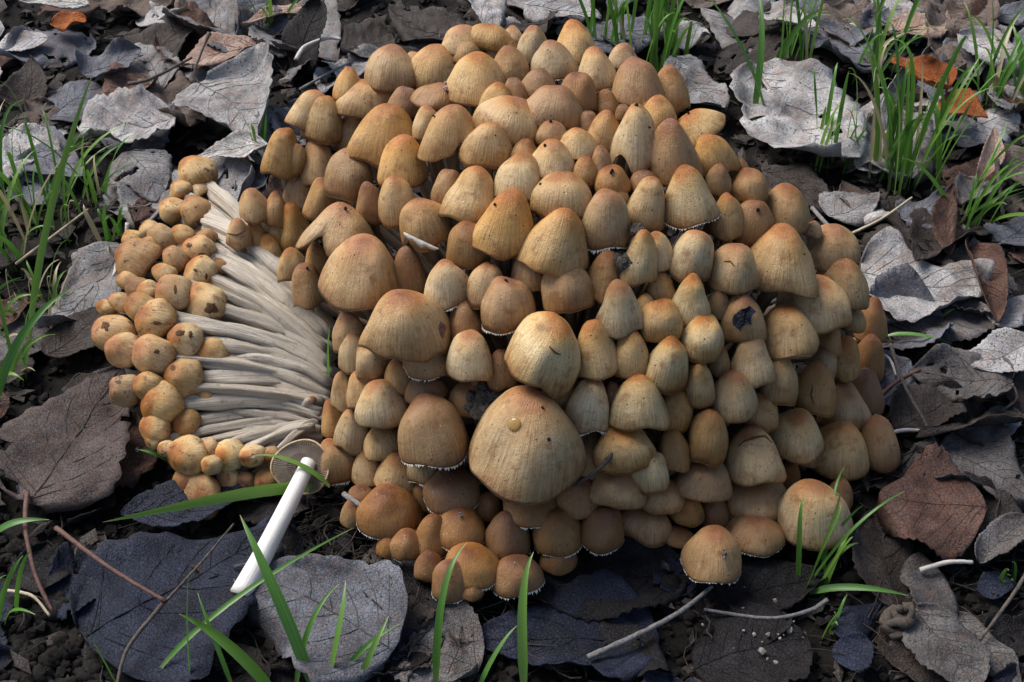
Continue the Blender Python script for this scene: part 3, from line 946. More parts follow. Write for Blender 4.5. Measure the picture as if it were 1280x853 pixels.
    if stalk:
        pts_px = stalk; P = [at_z(x, y, z) - B for (x, y, z) in pts_px]
        P = [pos(.01, 0, .0003)] + P
        if len(P) == 2: P.insert(1, (P[0] + P[1]) / 2 + Vector((0, 0, .003)))
        out = []
        for i in range(len(P) - 1):
            p0 = P[max(i - 1, 0)]; p1 = P[i]; p2 = P[i + 1]; p3 = P[min(i + 2, len(P) - 1)]
            for s in range(6):
                u = s / 6; out.append(.5 * ((2 * p1) + (p2 - p0) * u + (2 * p0 - 5 * p1 + 4 * p2 - p3) * u * u + (3 * p1 - p0 - 3 * p2 + p3) * u**3))
        out.append(P[-1]); m = len(out)
        v, f, c_ = tube(out, [.0008 + (.0016 * max(0, (i / (m - 1) - .82) / .18)) * .6 for i in range(m)], 6, .15, seed)
        mk('stalk', v, f, stalkmat or M_VEIN, root, c_)
    tag(root, label, cat, group)
    return root
LV = [
 ((247, 102), (322, 180), 118, 'poplar', 'L', .022, .016, 'light grey leaf with dark veins and an upright knobbed stalk', dict(stalk=[(243, 92, .026), (250, 70, .034), (262, 41, .045)], crum=.05, cup=.05)),
 ((220, 150), (98, 168), 80, 'ragged', 'L', .020, .022, 'crumpled ash-grey leaf with an upturned ragged edge between blue and veined leaves', dict(crum=.16, cup=.3)),
 ((324, 56), (226, 86), 46, 'oval', 'P', .020, .018, 'pinkish tan oval leaf behind the veined grey leaf', dict(cup=.25)),
 ((103, 92), (176, 60), 58, 'poplar', 'S', .014, .016, 'blue-grey leaf with scalloped rim in the litter', dict(cup=.25)),
 ((60, 46), (-8, 62), 32, 'oval', 'L', .016, .012, 'pale grey leaf over a dark curled leaf', {}),
 ((30, 135), (38, 72), 68, 'poplar', 'D', .006, .022, 'dark brown curled leaf standing under the pale grey leaf', dict(cup=.4)),
 ((60, 150), (128, 108), 56, 'ragged', 'S', .008, .010, 'slate-grey torn leaf beside the dark curled leaf', dict(crum=.1)),
 ((-12, 186), (104, 218), 84, 'poplar', 'S', .012, .012, 'wide slate-grey leaf behind the grass tuft', dict(cup=.05)),
 ((158, 188), (196, 252), 84, 'poplar', 'G', .026, .014, 'two-toned grey leaf behind the torn-off bundle', dict(cup=-.2, hole=.12)),
 ((280, 296), (212, 208), 92, 'poplar', 'D', .010, .010, 'dull dark brown leaf directly behind the torn-off bundle', {}),
 ((345, 186), (243, 193), 30, 'willow', 'W', .024, .020, 'narrow white leaf between the heap and the veined grey leaf', dict(cup=.2)),
 ((152, 305), (48, 412), 96, 'poplar', 'G', .014, .010, 'grey-brown leaf with a long white stalk beside the torn-off bundle', dict(stalk=[(142, 345, .020), (154, 312, .026), (160, 279, .036)], stalkmat='P', cup=.1)),
 ((36, 628), (150, 458), 186, 'poplar', 'M', .014, .026, 'big mottled grey-brown leaf with a notched edge beside the bundle', dict(crum=.06, cup=.08, hole=.05)),
 ((58, 446), (130, 386), 62, 'oval', 'D', .008, .010, 'dark leaf tucked between the white-stalked leaf and the big mottled leaf', {}),
 ((105, 800), (370, 655), 205, 'poplar', 'B', .010, .010, 'large wet blue-black leaf with forked veins under the plucked stem', dict(crum=.03, cup=.03  )),
 ((492, 815), (290, 712), 150, 'poplar', 'S', .014, .012, 'grey leaf pitted with black pores beside the cut end of the white stem', dict(crum=.04, cup=.02)),
 ((150, 640), (332, 603), 52, 'willow', 'B', .012, .012, 'slate-blue leaf under the long lying grass blade', {}),
 ((600, 835), (475, 800), 92, 'ragged', 'H', .008, .006, 'dark grey pitted leaf scrap on the soil before the heap', dict(crum=.08)),
 ((825, 805), (588, 800), 130, 'poplar', 'B', .008, .008, 'blackish blue wet leaf on the ground before the heap, under a grey twig', dict(crum=.05)),
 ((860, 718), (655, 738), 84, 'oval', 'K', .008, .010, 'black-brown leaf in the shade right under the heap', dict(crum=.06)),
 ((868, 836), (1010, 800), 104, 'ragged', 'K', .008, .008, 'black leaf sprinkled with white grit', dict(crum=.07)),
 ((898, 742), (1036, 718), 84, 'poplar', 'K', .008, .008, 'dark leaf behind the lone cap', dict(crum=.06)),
 ((1230, 646), (1096, 628), 112, 'oval', 'R', .016, .014, 'round reddish-brown leaf with feathered veins beside the foot of the heap', dict(crum=.04, cup=.05)),
 ((1132, 770), (1092, 640), 84, 'oval', 'D', .006, .010, 'dark brown leaf poking from under the round reddish-brown leaf', {}),
 ((1172, 556), (1290, 626), 124, 'poplar', 'H', .012, .010, 'dull grey veined leaf behind the round reddish-brown leaf', dict(crum=.04, cup=.03)),
 ((1148, 690), (1184, 790), 58, 'ragged', 'H', .012, .010, 'ragged pale grey leaf strip under the round reddish-brown leaf', dict(crum=.1)),
 ((1190, 768), (1280, 860), 66, 'poplar', 'H', .008, .008, 'blue-grey flaking leaf with white patches', dict(crum=.08)),
 ((1142, 760), (1220, 862), 72, 'ragged', 'H', .014, .012, 'cracked grey leaf beside the worm cast', dict(crum=.08)),
 ((1075, 338), (1238, 356), 132, 'poplar', 'L', .012, .014, 'big light grey leaf with dark veins against the flank of the heap', dict(crum=.04, cup=.02)),
 ((1105, 405), (1245, 398), 74, 'ragged', 'H', .008, .010, 'grey torn leaf under the big light grey leaf', dict(crum=.08)),
 ((1292, 424), (1200, 456), 48, 'willow', 'L', .022, .016, 'bluish white narrow leaf with a dark midrib', dict(cup=.3)),
 ((1265, 486), (1135, 466), 84, 'poplar', 'H', .014, .012, 'crumpled grey leaf with a hanging pale stalk', dict(crum=.12, cup=.3, stalk=[(1270, 500, .012), (1240, 520, .010)], hole=.1)),
 ((1118, 534), (1204, 490), 62, 'oval', 'D', .008, .012, 'dark brown folded leaf beside the thin black twig', dict(cup=.5)),
 ((1288, 520), (1145, 545), 40, 'willow', 'D', .018, .020, 'dark strap-like leaf with a pale rim standing on edge', dict(roll=35)),
 ((945, 84), (1056, 204), 118, 'ragged', 'L', .016, .020, 'large ragged light grey leaf among the grass behind the heap', dict(crum=.10, cup=.15, hole=.12)),
 ((1098, 82), (982, 32), 78, 'poplar', 'S', .016, .014, 'slate-grey leaf behind the ragged light grey leaf', {}),
 ((1024, 36), (948, 20), 28, 'willow', 'W', .024, .024, 'small whitish curled leaf on the slate-grey leaf', dict(cup=.4)),
 ((965, 66), (876, 12), 74, 'poplar', 'G', .010, .010, 'dark grey veined leaf behind the grass tuft', dict(hole=.1)),
 ((842, 72), (905, 132), 52, 'ragged', 'G', .014, .018, 'crinkled grey leaf leaning by the back of the heap', dict(crum=.12)),
 ((715, 62), (836, 28), 62, 'oval', 'S', .008, .008, 'dark grey leaf under the bright grass tuft', {}),
 ((655, 8), (752, 20), 52, 'poplar', 'L', .018, .014, 'smooth bluish grey leaf directly behind the crown', dict(cup=.1)),
 ((602, -14), (612, 46), 54, 'poplar', 'L', .024, .016, 'light blue-grey leaf with a dark midrib behind the crown', {}),
 ((575, 54), (486, 6), 64, 'poplar', 'D', .010, .010, 'dark brown leaf behind the back slope', {}),
 ((428, 66), (494, 44), 62, 'ragged', 'D', .010, .014, 'crumpled charcoal leaf beside the black upright leaf', dict(crum=.18)),
 ((368, 98), (402, 0), 76, 'oval', 'K', .002, .050, 'black leaf standing upright behind the heap', dict(crum=.03, roll=-10)),
 ((388, 4), (302, 32), 24, 'willow', 'P', .020, .020, 'narrow pinkish grey leaf beside the black upright leaf', {}),
 ((292, 46), (206, 14), 56, 'oval', 'G', .016, .016, 'grey curled leaf behind the pinkish tan oval leaf', dict(cup=.5)),
 ((112, 6), (24, 0), 28, 'oval', 'W', .020, .020, 'whitish leaf at the far edge of the litter', {}),
 ((64, 32), (108, 24), 26, 'oval', 'O', .016, .018, 'small rusty orange leaf scrap under the whitish leaf', dict(cup=.4)),
 ((1186, 112), (1116, 70), 60, 'poplar', 'O', .034, .046, 'vivid orange-brown leaf raised over the grass', dict(cup=.4)),
 ((1182, 118), (1234, 150), 56, 'poplar', 'O', .036, .030, 'hanging orange-brown leaf lobe with a dark stalk', dict(cup=.3, stalk=[(1180, 90, .036)])),
 ((1104, 168), (1136, 76), 24, 'willow', 'L', .014, .040, 'pale narrow leaf standing on edge beside the orange leaf', dict(roll=50, cup=.3)),
 ((1198, 44), (1292, 82), 48, 'willow', 'L', .020, .022, 'light grey pointed leaf with pale side veins', dict(cup=.25)),
 ((1056, 4), (1134, 36), 46, 'poplar', 'S', .012, .012, 'slate leaf at the far edge behind the grass', {}),
 ((1108, 46), (1184, 10), 38, 'oval', 'P', .014, .014, 'dull pinkish leaf at the far edge of the litter', {}),
 ((1230, 22), (1294, 4), 44, 'poplar', 'S', .014, .014, 'blue-grey leaf behind the pointed light grey leaf', {}),
 ((1068, 206), (1124, 198), 38, 'ragged', 'W', .014, .014, 'white shredded leaf scrap among grass stems', dict(crum=.14, hole=.25)),
 ((1186, 322), (1192, 228), 34, 'willow', 'R', .012, .032, 'narrow dark maroon leaf behind the big light grey leaf', dict(cup=.4)),
 ((1212, 300), (1248, 404), 38, 'oval', 'R', .014, .012, 'brown rolled-up leaf beside the big light grey leaf', dict(cup=1.4, crum=.04)),
 ((1128, 274), (1184, 244), 50, 'poplar', 'S', .010, .012, 'small blue-grey leaf under the grass tuft', {}),
 ((1036, 270), (1098, 240), 56, 'poplar', 'G', .010, .010, 'grey leaf between the heap and the tall grass tuft', {}),
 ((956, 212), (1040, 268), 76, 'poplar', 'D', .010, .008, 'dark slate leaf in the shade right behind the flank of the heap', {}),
 ((1242, 180), (1290, 236), 44, 'oval', 'T', .018, .016, 'tan-brown leaf beside a pinkish curled leaf', dict(cup=.3)),
 ((1222, 228), (1242, 158), 26, 'willow', 'P', .014, .030, 'pinkish grey curled leaf standing beside the tan-brown leaf', dict(cup=.6)),
 ((1246, 304), (1296, 268), 54, 'poplar', 'S', .010, .010, 'slate leaf under the spreading grass tuft', {}),
 ((1242, 404), (1282, 368), 44, 'poplar', 'L', .010, .010, 'small light grey leaf beside the rolled-up brown leaf', {}),
 ((1224, 704), (1292, 648), 34, 'ragged', 'H', .012, .026, 'pale grey curled leaf edge beside the round reddish-brown leaf', dict(cup=.6)),
 ((1042, 822), (1088, 800), 38, 'oval', 'B', .008, .012, 'small slate leaf beside the worm cast', {}),
]
sm_ = {'P': M_PSTALK, 'R': M_RSTALK}
for i, (b, t, w_, k, c_, z0, z1, lab, kw) in enumerate(LV):
    kw = dict(kw)
    if 'stalkmat' in kw: kw['stalkmat'] = sm_[kw['stalkmat']]
    leaf(b, t, w_, k, c_, z0, z1, lab, seed=i, **kw)
# lower layer of litter, half buried, over all the ground in view
rl = random.Random(77)
LL = {(280, 140): 'the upright-stalked light grey leaf', (160, 160): 'the crumpled ash-grey leaf', (275, 70): 'the pinkish tan leaf', (140, 75): 'the blue-grey scalloped leaf', (30, 60): 'the pale leaf over the dark curled one',
 (45, 205): 'the wide slate leaf', (100, 360): 'the white-stalked leaf', (90, 540): 'the big mottled leaf', (240, 730): 'the blue-black leaf', (390, 760): 'the pored grey leaf', (535, 815): 'the pitted dark scrap', (700, 800): 'the grey curved twig',
 (940, 815): 'the grit-sprinkled leaf', (1160, 640): 'the round reddish-brown leaf', (1230, 590): 'the dull grey veined leaf', (1235, 815): 'the flaking blue-grey leaf', (1155, 345): 'the big light grey leaf', (1245, 440): 'the bluish white leaf',
 (1000, 145): 'the large ragged grey leaf', (1040, 55): 'the slate leaf behind the ragged one', (920, 40): 'the dark grey veined leaf', (700, 15): 'the smooth bluish leaf', (385, 50): 'the black upright leaf', (1170, 105): 'the orange leaf', (1245, 60): 'the pointed light grey leaf',
 (1225, 350): 'the rolled-up brown leaf', (1265, 210): 'the tan-brown leaf', (60, 770): 'the bare soil with the straw', (530, 25): 'the dark leaf behind the heap'}
def near_leaf(x, y):
    return 'near ' + LL[min(LL, key=lambda q: (q[0] - x) ** 2 + (q[1] - y) ** 2)]
def in_heap(x, y): return ((x - 720) / 360) ** 2 + ((y - 380) / 330) ** 2 < 1 or (150 < x < 420 and 250 < y < 620)
cnt = 0
while cnt < 215:
    x, y = rl.uniform(-20, 1300), rl.uniform(-15, 860)
    if cnt > 135: y = rl.uniform(-40, 330)
    if in_heap(x, y): continue
    L = rl.uniform(45, 125); a = rl.uniform(0, 6.28)
    back = y < 300; kd = rl.choice(['poplar', 'oval', 'ragged', 'willow'])
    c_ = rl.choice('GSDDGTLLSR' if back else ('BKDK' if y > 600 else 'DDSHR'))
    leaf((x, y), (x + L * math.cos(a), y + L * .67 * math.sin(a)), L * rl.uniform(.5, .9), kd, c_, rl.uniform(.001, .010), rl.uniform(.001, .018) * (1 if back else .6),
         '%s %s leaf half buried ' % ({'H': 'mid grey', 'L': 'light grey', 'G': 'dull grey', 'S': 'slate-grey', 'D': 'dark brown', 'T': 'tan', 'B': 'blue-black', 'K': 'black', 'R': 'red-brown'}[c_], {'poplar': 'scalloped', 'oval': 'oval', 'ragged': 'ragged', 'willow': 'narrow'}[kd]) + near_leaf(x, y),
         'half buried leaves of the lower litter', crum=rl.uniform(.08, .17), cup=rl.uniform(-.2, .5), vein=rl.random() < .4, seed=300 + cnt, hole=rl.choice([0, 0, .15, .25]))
    cnt += 1

# ------------------------------------------------------------------ soil crumbs, grit, rootlets (uncountable)
def crumbs(name, n, size, mat, area, label, seed, cat, lift=0):
    rnd = random.Random(seed); V, F = [], []
    base = [(1, 0, 0), (-1, 0, 0), (0, 1, 0), (0, -1, 0), (0, 0, 1), (0, 0, -1), (.6, .6, .6), (-.6, .6, .6), (.6, -.6, .6), (-.6, -.6, .6)]
    fc = [(4, 6, 8), (4, 7, 6), (4, 9, 7), (4, 8, 9), (0, 8, 6), (2, 6, 7), (1, 7, 9), (3, 9, 8), (0, 6, 2), (2, 7, 1), (1, 9, 3), (3, 8, 0), (0, 2, 5), (2, 1, 5), (1, 3, 5), (3, 0, 5)]
    for _ in range(n):
        x, y = area(rnd); P = at_z(x, y, 0); r = size * rnd.uniform(.3, 1) ** 2 * 1.6 + size * .15
        P.z = gz(P.x, P.y) + r * .3 + lift * rnd.random(); M = Matrix.Rotation(rnd.uniform(0, 6.28), 3, 'Z') @ Matrix.Rotation(rnd.uniform(-.6, .6), 3, 'X')
        s = len(V)
        for q in base:
            j = rnd.uniform(.6, 1.25); V.append(P + (M @ Vector(q)) * r * j)
        F += [tuple(s + k for k in f) for f in fc]
    o = mk(name, V, F, mat, None, None, False); tag(o, label, cat, kind='stuff')
def anywhere(r): return r.uniform(-60, 1340), r.uniform(-30, 900)
crumbs('soil_crumbs', 8000, .0026, M_CRUMB, anywhere, 'loose dark crumbs of soil between the leaves', 5, 'soil')
def clods():
    rnd = random.Random(6); V, F = [], []
    for _ in range(900):
        u = rnd.random()
        x, y = (rnd.uniform(-30, 130), rnd.uniform(680, 880)) if u < .35 else (rnd.uniform(330, 900), rnd.uniform(640, 880)) if u < .6 else anywhere(rnd)
        P = at_z(x, y, 0); r = .0016 + .0042 * rnd.random() ** 2.2; P.z = gz(P.x, P.y) + r * .2; s = len(V)
        for i in range(6):
            for k in range(8):
                th = 6.283 * k / 8; ph = math.pi * (i + .3) / 5.6
                d = Vector((math.sin(ph) * math.cos(th), math.sin(ph) * math.sin(th), math.cos(ph) * .8))
                V.append(P + d * r * (1 + .6 * noise.noise(d * 1.5 + Vector((x, y, 0))) + .35 * noise.noise(d * 3.7 + Vector((x, y, 5)))))
        for i in range(5):
            for k in range(8): F.append((s + i * 8 + k, s + i * 8 + (k + 1) % 8, s + (i + 1) * 8 + (k + 1) % 8, s + (i + 1) * 8 + k))
        F.append(tuple(s + 7 - k for k in range(8)))
    o = mk('soil_clods', V, F, M_CRUMB); tag(o, 'bigger clods of black soil on the ground', 'soil', kind='stuff')
clods()
def rootlets():
    rnd = random.Random(9); V, F = [], []
    for _ in range(1100):
        u = rnd.random()
        if u < .35: x, y = rnd.uniform(380, 720), rnd.uniform(640, 830)
        elif u < .6: x, y = rnd.uniform(1060, 1290), rnd.uniform(380, 860)
        else: x, y = anywhere(rnd)
        P = at_z(x, y, 0); P.z = gz(P.x, P.y) + rnd.uniform(.001, .008); a = rnd.uniform(0, 6.28); L = rnd.uniform(.008, .035)
        d = Vector((math.cos(a), math.sin(a), rnd.uniform(-.12, .12))); pts = []
        for i in range(7):
            t = i / 6; q = P + d * L * t + Vector((noise.noise(Vector((t * 2, x, y))), noise.noise(Vector((t * 2, y, x))), .3 * noise.noise(Vector((t * 2, x + y, 1))))) * .007 * t
            q.z = max(q.z, gz(q.x, q.y) + .0004); pts.append(q)
        v, f, _c = tube(pts, [.0002 + .0004 * rnd.random()] * 7, 4, caps=False); s = len(V); V += v; F += [tuple(s + k for k in ff) for ff in f]
    o = mk('rootlets', V, F, plain_noise('rootlet', (.015, .012, .010), (.075, .06, .05), 420), None); tag(o, 'fine dry rootlets and stalk bits matted over the soil', 'roots', kind='stuff')
rootlets()
def scraps():
    rnd = random.Random(10); V, F = [], []
    for q_ in range(2600):
        x, y = anywhere(rnd)
        if q_ > 900: y = rnd.uniform(-60, 340)
        P = at_z(x, y, 0); P.z = gz(P.x, P.y) + rnd.uniform(.001, .006)
        a = rnd.uniform(0, 6.28); L = rnd.uniform(.003, .010); W = L * rnd.uniform(.3, .8); dx = Vector((math.cos(a), math.sin(a), rnd.uniform(-.4, .4))) * L; dy = Vector((-math.sin(a), math.cos(a), rnd.uniform(-.3, .3))) * W
        s = len(V); V += [P - dx, P - dy * .8 + dx * rnd.uniform(-.3, .3), P + dx * rnd.uniform(.7, 1), P + dy * rnd.uniform(.6, 1) - dx * rnd.uniform(-.3, .3), P + Vector((0, 0, rnd.uniform(-.001, .002)))]
        F += [(s, s + 1, s + 4), (s + 1, s + 2, s + 4), (s + 2, s + 3, s + 4), (s + 3, s, s + 4)]
    o = mk('leaf_scraps', V, F, M_LEAF, None, None, False); o.color = (.075, .064, .056, 1)
    sm = o.modifiers.new('thick', 'SOLIDIFY'); sm.thickness = .0003
    tag(o, 'small broken scraps of rotting leaf over the soil', 'leaf litter', kind='stuff')
scraps()
crumbs('grit', 90, .0011, M_GRIT, lambda r: (r.gauss(945, 28), r.gauss(800, 18)), 'white grit grains scattered on the black leaf', 12, 'grit', .012)

# ------------------------------------------------------------------ twigs and stalks
def twig(pts, rpx, mat, label, name='twig', cat='twig', forks=()):
    P = [at_z(x, y, z) for (x, y, z) in pts]
    if len(P) == 2: P.insert(1, (P[0] + P[1]) / 2 + Vector((.002, .002, .002)))
    def smooth(P):
        out = []
        for i in range(len(P) - 1):
            p0 = P[max(i - 1, 0)]; p1 = P[i]; p2 = P[i + 1]; p3 = P[min(i + 2, len(P) - 1)]
            for s in range(7):
                u = s / 7; out.append(.5 * ((2 * p1) + (p2 - p0) * u + (2 * p0 - 5 * p1 + 4 * p2 - p3) * u * u + (3 * p1 - p0 - 3 * p2 + p3) * u**3))
        return out + [P[-1]]
    q = smooth(P); r = rpx * mpp(P[0]) * .5; m = len(q)
    V, F, C = tube([v - P[0] for v in q], [r * (1 - .35 * i / m) for i in range(m)], 8, .3, pts[0][0])
    o = mk(name, V, F, mat, None, C); o.location = P[0]; tag(o, label, cat)
    for fk in forks:
        Q = smooth([at_z(*v) for v in fk]); v, f, c_ = tube([u - P[0] for u in Q], [r * .6 * (1 - .4 * i / len(Q)) for i in range(len(Q))], 6, .3, 4)
        mk('side_shoot', v, f, mat, o, c_)
    return o
twig([(735, 822, .014), (800, 792, .016), (850, 765, .018), (890, 733, .016)], 8, M_GTWIG, 'grey curved twig lying before the heap')
twig([(1034, 750, .012), (1010, 764, .012), (960, 773, .012), (880, 762, .010)], 6, M_GTWIG, 'dark grey twig beside the small grass tuft at the foot')
twig([(1113, 430, .030), (1130, 480, .024), (1160, 535, .018), (1172, 560, .016)], 5, M_TWIG, 'thin black twig leaning by the flank of the heap')
twig([(1098, 546, .010), (1130, 538, .012), (1168, 540, .012)], 6, M_PSTALK, 'pale stalk crossing the thin black twig')
twig([(1096, 500, .008), (1120, 478, .012), (1150, 462, .014)], 7, M_RSTALK, 'short reddish twig beside the flank of the heap')
twig([(34, 616, .016), (32, 660, .020), (45, 720, .014), (66, 765, .008)], 7, M_RSTALK, 'curved brown leaf stalk hanging beside the big mottled leaf', 'leaf_stalk', 'stalk')
twig([(5, 738, .010), (40, 745, .012), (62, 770, .010)], 5, M_STRAW, 'short pale straw on the bare soil', 'straw', 'straw')
twig([(70, 660, .020), (140, 712, .024), (207, 752, .022)], 7, M_RSTALK, 'straight reddish leaf stalk lying on the blue-black leaf', 'leaf_stalk', 'stalk')
twig([(207, 752, .021), (250, 705, .020), (292, 655, .018)], 4, M_TWIG, 'thin dark vein branch beside the plucked stem on the blue-black leaf', 'leaf_vein', 'stalk')
twig([(206, 752, .020), (160, 810, .018), (146, 858, .016)], 6, M_TWIG, 'dark vein-like stalk on the blue-black leaf', 'leaf_stalk', 'stalk')
twig([(1290, 706, .022), (1262, 750, .018), (1225, 800, .012)], 6, M_TWIG, 'brown twig slanting over the blue-grey flaking leaf')
twig([(1150, 713, .014), (1185, 703, .018), (1216, 703, .018)], 7, M_PSTALK, 'short white-tipped stalk under the round reddish-brown leaf', 'leaf_stalk', 'stalk')
twig([(370, 75, .030), (382, 58, .034), (410, 48, .034), (426, 49, .034)], 6, M_PSTALK, 'arched pale stalk before the black upright leaf', 'leaf_stalk', 'stalk')
twig([(375, 112, .010), (410, 92, .012), (438, 78, .012)], 4, M_GTWIG, 'thin twig on bare soil before the black upright leaf')
twig([(1060, 294, .014), (1100, 275, .020), (1140, 247, .024)], 4, M_STRAW, 'pale straw leaning across the tall grass tuft', 'straw', 'straw')
twig([(1015, 260, .012), (1035, 282, .014), (1048, 292, .016)], 6, M_GTWIG, 'short grey stalk touching the flank of the heap', 'leaf_stalk', 'stalk')
twig([(1246, 200, .030), (1250, 240, .020), (1254, 270, .010)], 7, M_TWIG, 'dark twig standing beside the tan-brown leaf')
twig([(430, 618, .022), (445, 628, .026), (462, 640, .026)], 8, M_GTWIG, 'stubby grey twig stuck under the caps beside the plucked mushroom')
twig([(478, 668, .012), (496, 700, .010), (500, 740, .010), (490, 770, .008)], 6, M_TWIG, 'dark root hanging below the foot of the heap', 'root', 'root')
twig([(455, 752, .008), (500, 757, .008), (545, 764, .008)], 3, M_GTWIG, 'thin pale rootlet on the soil under the foot of the heap', 'root', 'root')
twig([(160, 105, .026), (190, 98, .028), (240, 72, .034)], 5, M_TWIG, 'thin twig laid across the litter before the pinkish oval leaf')
twig([(1095, 440, .012), (1120, 470, .010)], 4, M_PSTALK, 'short white splinter beside the flank of the heap', 'splinter', 'splinter')
twig([(20, 330, .02), (60, 300, .02), (110, 262, .018)], 4, M_STRAW, 'dry straw in the dense grass tuft', 'straw', 'straw')

from mathutils.bvhtree import BVHTree
def bvh_of(cap):
    me = cap.data; return BVHTree.FromPolygons([v.co for v in me.vertices], [tuple(p.vertices) for p in me.polygons])
def hit(bv, root, x, y):
    h = bv.ray_cast(CAM - root.location, ray(x, y)); return (h[0], h[1]) if h[0] is not None else (None, None)
def patch(key, x, y, rx, ry, mat, name, label=None, seed=0, lift=.00025):
    """a thin ragged patch that follows the skin of a cap"""
    cap = CAPOBJ[key]; root = cap.parent; bv = bvh_of(cap); V, F = [], []; n, m = 18, 4
    c, nn = hit(bv, root, x, y)
    if c is None: return
    V.append(c + nn * lift * 1.6)
    for i in range(1, m + 1):
        for k in range(n):
            th = 6.2832 * k / n; q = 1 + .45 * noise.noise(Vector((math.cos(th) * 1.6 + seed * 3.1, math.sin(th) * 1.6, 2))) + .2 * noise.noise(Vector((math.cos(th) * 4, math.sin(th) * 4, seed)))
            f = i / m; h, hn = hit(bv, root, x + rx * f * q * math.cos(th), y + ry * f * q * math.sin(th))
            V.append(h + hn * lift * (1 if i < m else -.4) if h is not None and (h - c).length < .03 else (V[-n] if len(V) > n else V[0]))
    for k in range(n): F.append((0, 1 + (k + 1) % n, 1 + k))
    for i in range(m - 1):
        o = 1 + i * n
        for k in range(n): F.append((o + k, o + (k + 1) % n, o + n + (k + 1) % n, o + n + k))
    p = mk(name, V, F, mat, cap)
    if label: p['label'] = label
def groove(key, px, r, mat, name, label=None):
    cap = CAPOBJ[key]; root = cap.parent; bv = bvh_of(cap); pts = []
    for i in range(len(px) - 1):
        for s_ in range(6):
            u = s_ / 6; h, hn = hit(bv, root, px[i][0] * (1 - u) + px[i + 1][0] * u, px[i][1] * (1 - u) + px[i + 1][1] * u)
            if h is not None: pts.append(h + hn * .0001)
    if len(pts) < 3: return
    m = len(pts); V, F, C = tube(pts, [r * (.35 + .65 * math.sin(math.pi * (i + .3) / m)) for i in range(m)], 6, .3, 3)
    p = mk(name, V, F, mat, cap, C)
    if label: p['label'] = label
M_ROT = plain_noise('rotten_skin', (.05, .02, .010), (.22, .11, .045), 900, .7, 1, .001)
M_TEAR = plain_noise('torn_skin', (.10, .05, .04), (.26, .15, .11), 700, .6, 1, .001)
patch((255, 382), 264, 386, 9, 8, M_ROT, 'rot_scar', 'dark rotten scar', 1)
patch((142, 420), 132, 408, 6, 6, M_ROT, 'rot_scar', 'dark pit', 2)
patch((233, 426), 225, 416, 7, 4, M_ROT, 'rot_scar', 'brown bruise', 3)
patch((233, 426), 238, 418, 3, 5, M_ROT, 'rot_scar', 'brown bruise', 4)
patch((250, 342), 244, 338, 3, 2, M_ROT, 'pit', None, 5); patch((250, 342), 258, 346, 2, 4, M_ROT, 'pit', None, 6)
patch((246, 314), 252, 318, 5, 2, M_ROT, 'pit', None, 7); patch((246, 314), 236, 307, 4, 3, M_ROT, 'pit', None, 8)
patch((217, 369), 219, 362, 2, 7, M_ROT, 'pit', None, 9); patch((245, 267), 252, 278, 7, 5, M_ROT, 'pit', None, 10)
patch((192, 446), 196, 440, 4, 3, M_ROT, 'pit', None, 11); patch((194, 400), 196, 404, 6, 3, M_ROT, 'pit', None, 12); patch((229, 474), 216, 460, 4, 4, M_ROT, 'pit', None, 13)
patch((507, 408), 553, 412, 5, 11, M_TEAR, 'torn_edge', 'purplish torn edge', 14)
patch((681, 437), 724, 408, 5, 8, M_ROT, 'split', 'dark split in the cap', 15)
groove((943, 569), [(924, 558), (930, 552), (944, 547), (956, 545), (966, 555)], .0006, M_ROT, 'crack', 'curved crack across the cap')
groove((1022, 486), [(1016, 482), (1014, 494), (1018, 508)], .0005, M_ROT, 'crack')
groove((918, 335), [(905, 327), (913, 327), (919, 334)], .0004, M_ROT, 'crack')
groove((681, 437), [(686, 433), (694, 441), (702, 444)], .0005, M_ROT, 'crack')
groove((297, 292), [(284, 292), (296, 294), (308, 288)], .0006, M_ROT, 'crack')
# bits lying on the caps
def on_cap(key, th, t, lift=0.0):
    c, a, R, H, root = caps_info[key]
    v = (CAM - c).normalized(); e1 = (v - a * v.dot(a)).normalized(); e2 = a.cross(e1)
    f = t * 1.6; n = (e1 * math.cos(th) * math.sin(f) / R + e2 * math.sin(th) * math.sin(f) / R + a * math.cos(f) / H).normalized()
    return c + (e1 * math.cos(th) + e2 * math.sin(th)) * R * math.sin(f) + a * H * math.cos(f) ** 1.15 * 1 + n * lift, n
def clod(P, r, seed, label, n=1):
    rnd = random.Random(seed); V, F = [], []
    for j in range(n):
        Q = Vector((rnd.uniform(-1, 1), rnd.uniform(-1, 1), rnd.uniform(-.5, .5))) * r * (.8 if n > 1 else 0)
        for i in range(5):
            for k in range(7):
                th = 6.283 * k / 7; ph = math.pi * (i + .5) / 5
                d = Vector((math.sin(ph) * math.cos(th), math.sin(ph) * math.sin(th), math.cos(ph)))
                V.append(Q + d * r * (1 + .55 * noise.noise(d * 1.8 + Vector((seed, j, 0)))) * (.6 if n > 1 else 1))
        s = j * 35
        for i in range(4):
            for k in range(7): F.append((s + i * 7 + k, s + i * 7 + (k + 1) % 7, s + (i + 1) * 7 + (k + 1) % 7, s + (i + 1) * 7 + k))
        F.append(tuple(s + k for k in range(7))); F.append(tuple(s + 34 - k for k in range(7)))
    o = mk('soil_crumb', V, F, M_CRUMB, None, None, False); o.location = P
    tag(o, label, 'soil crumb', 'soil crumbs lying on the caps'); return o
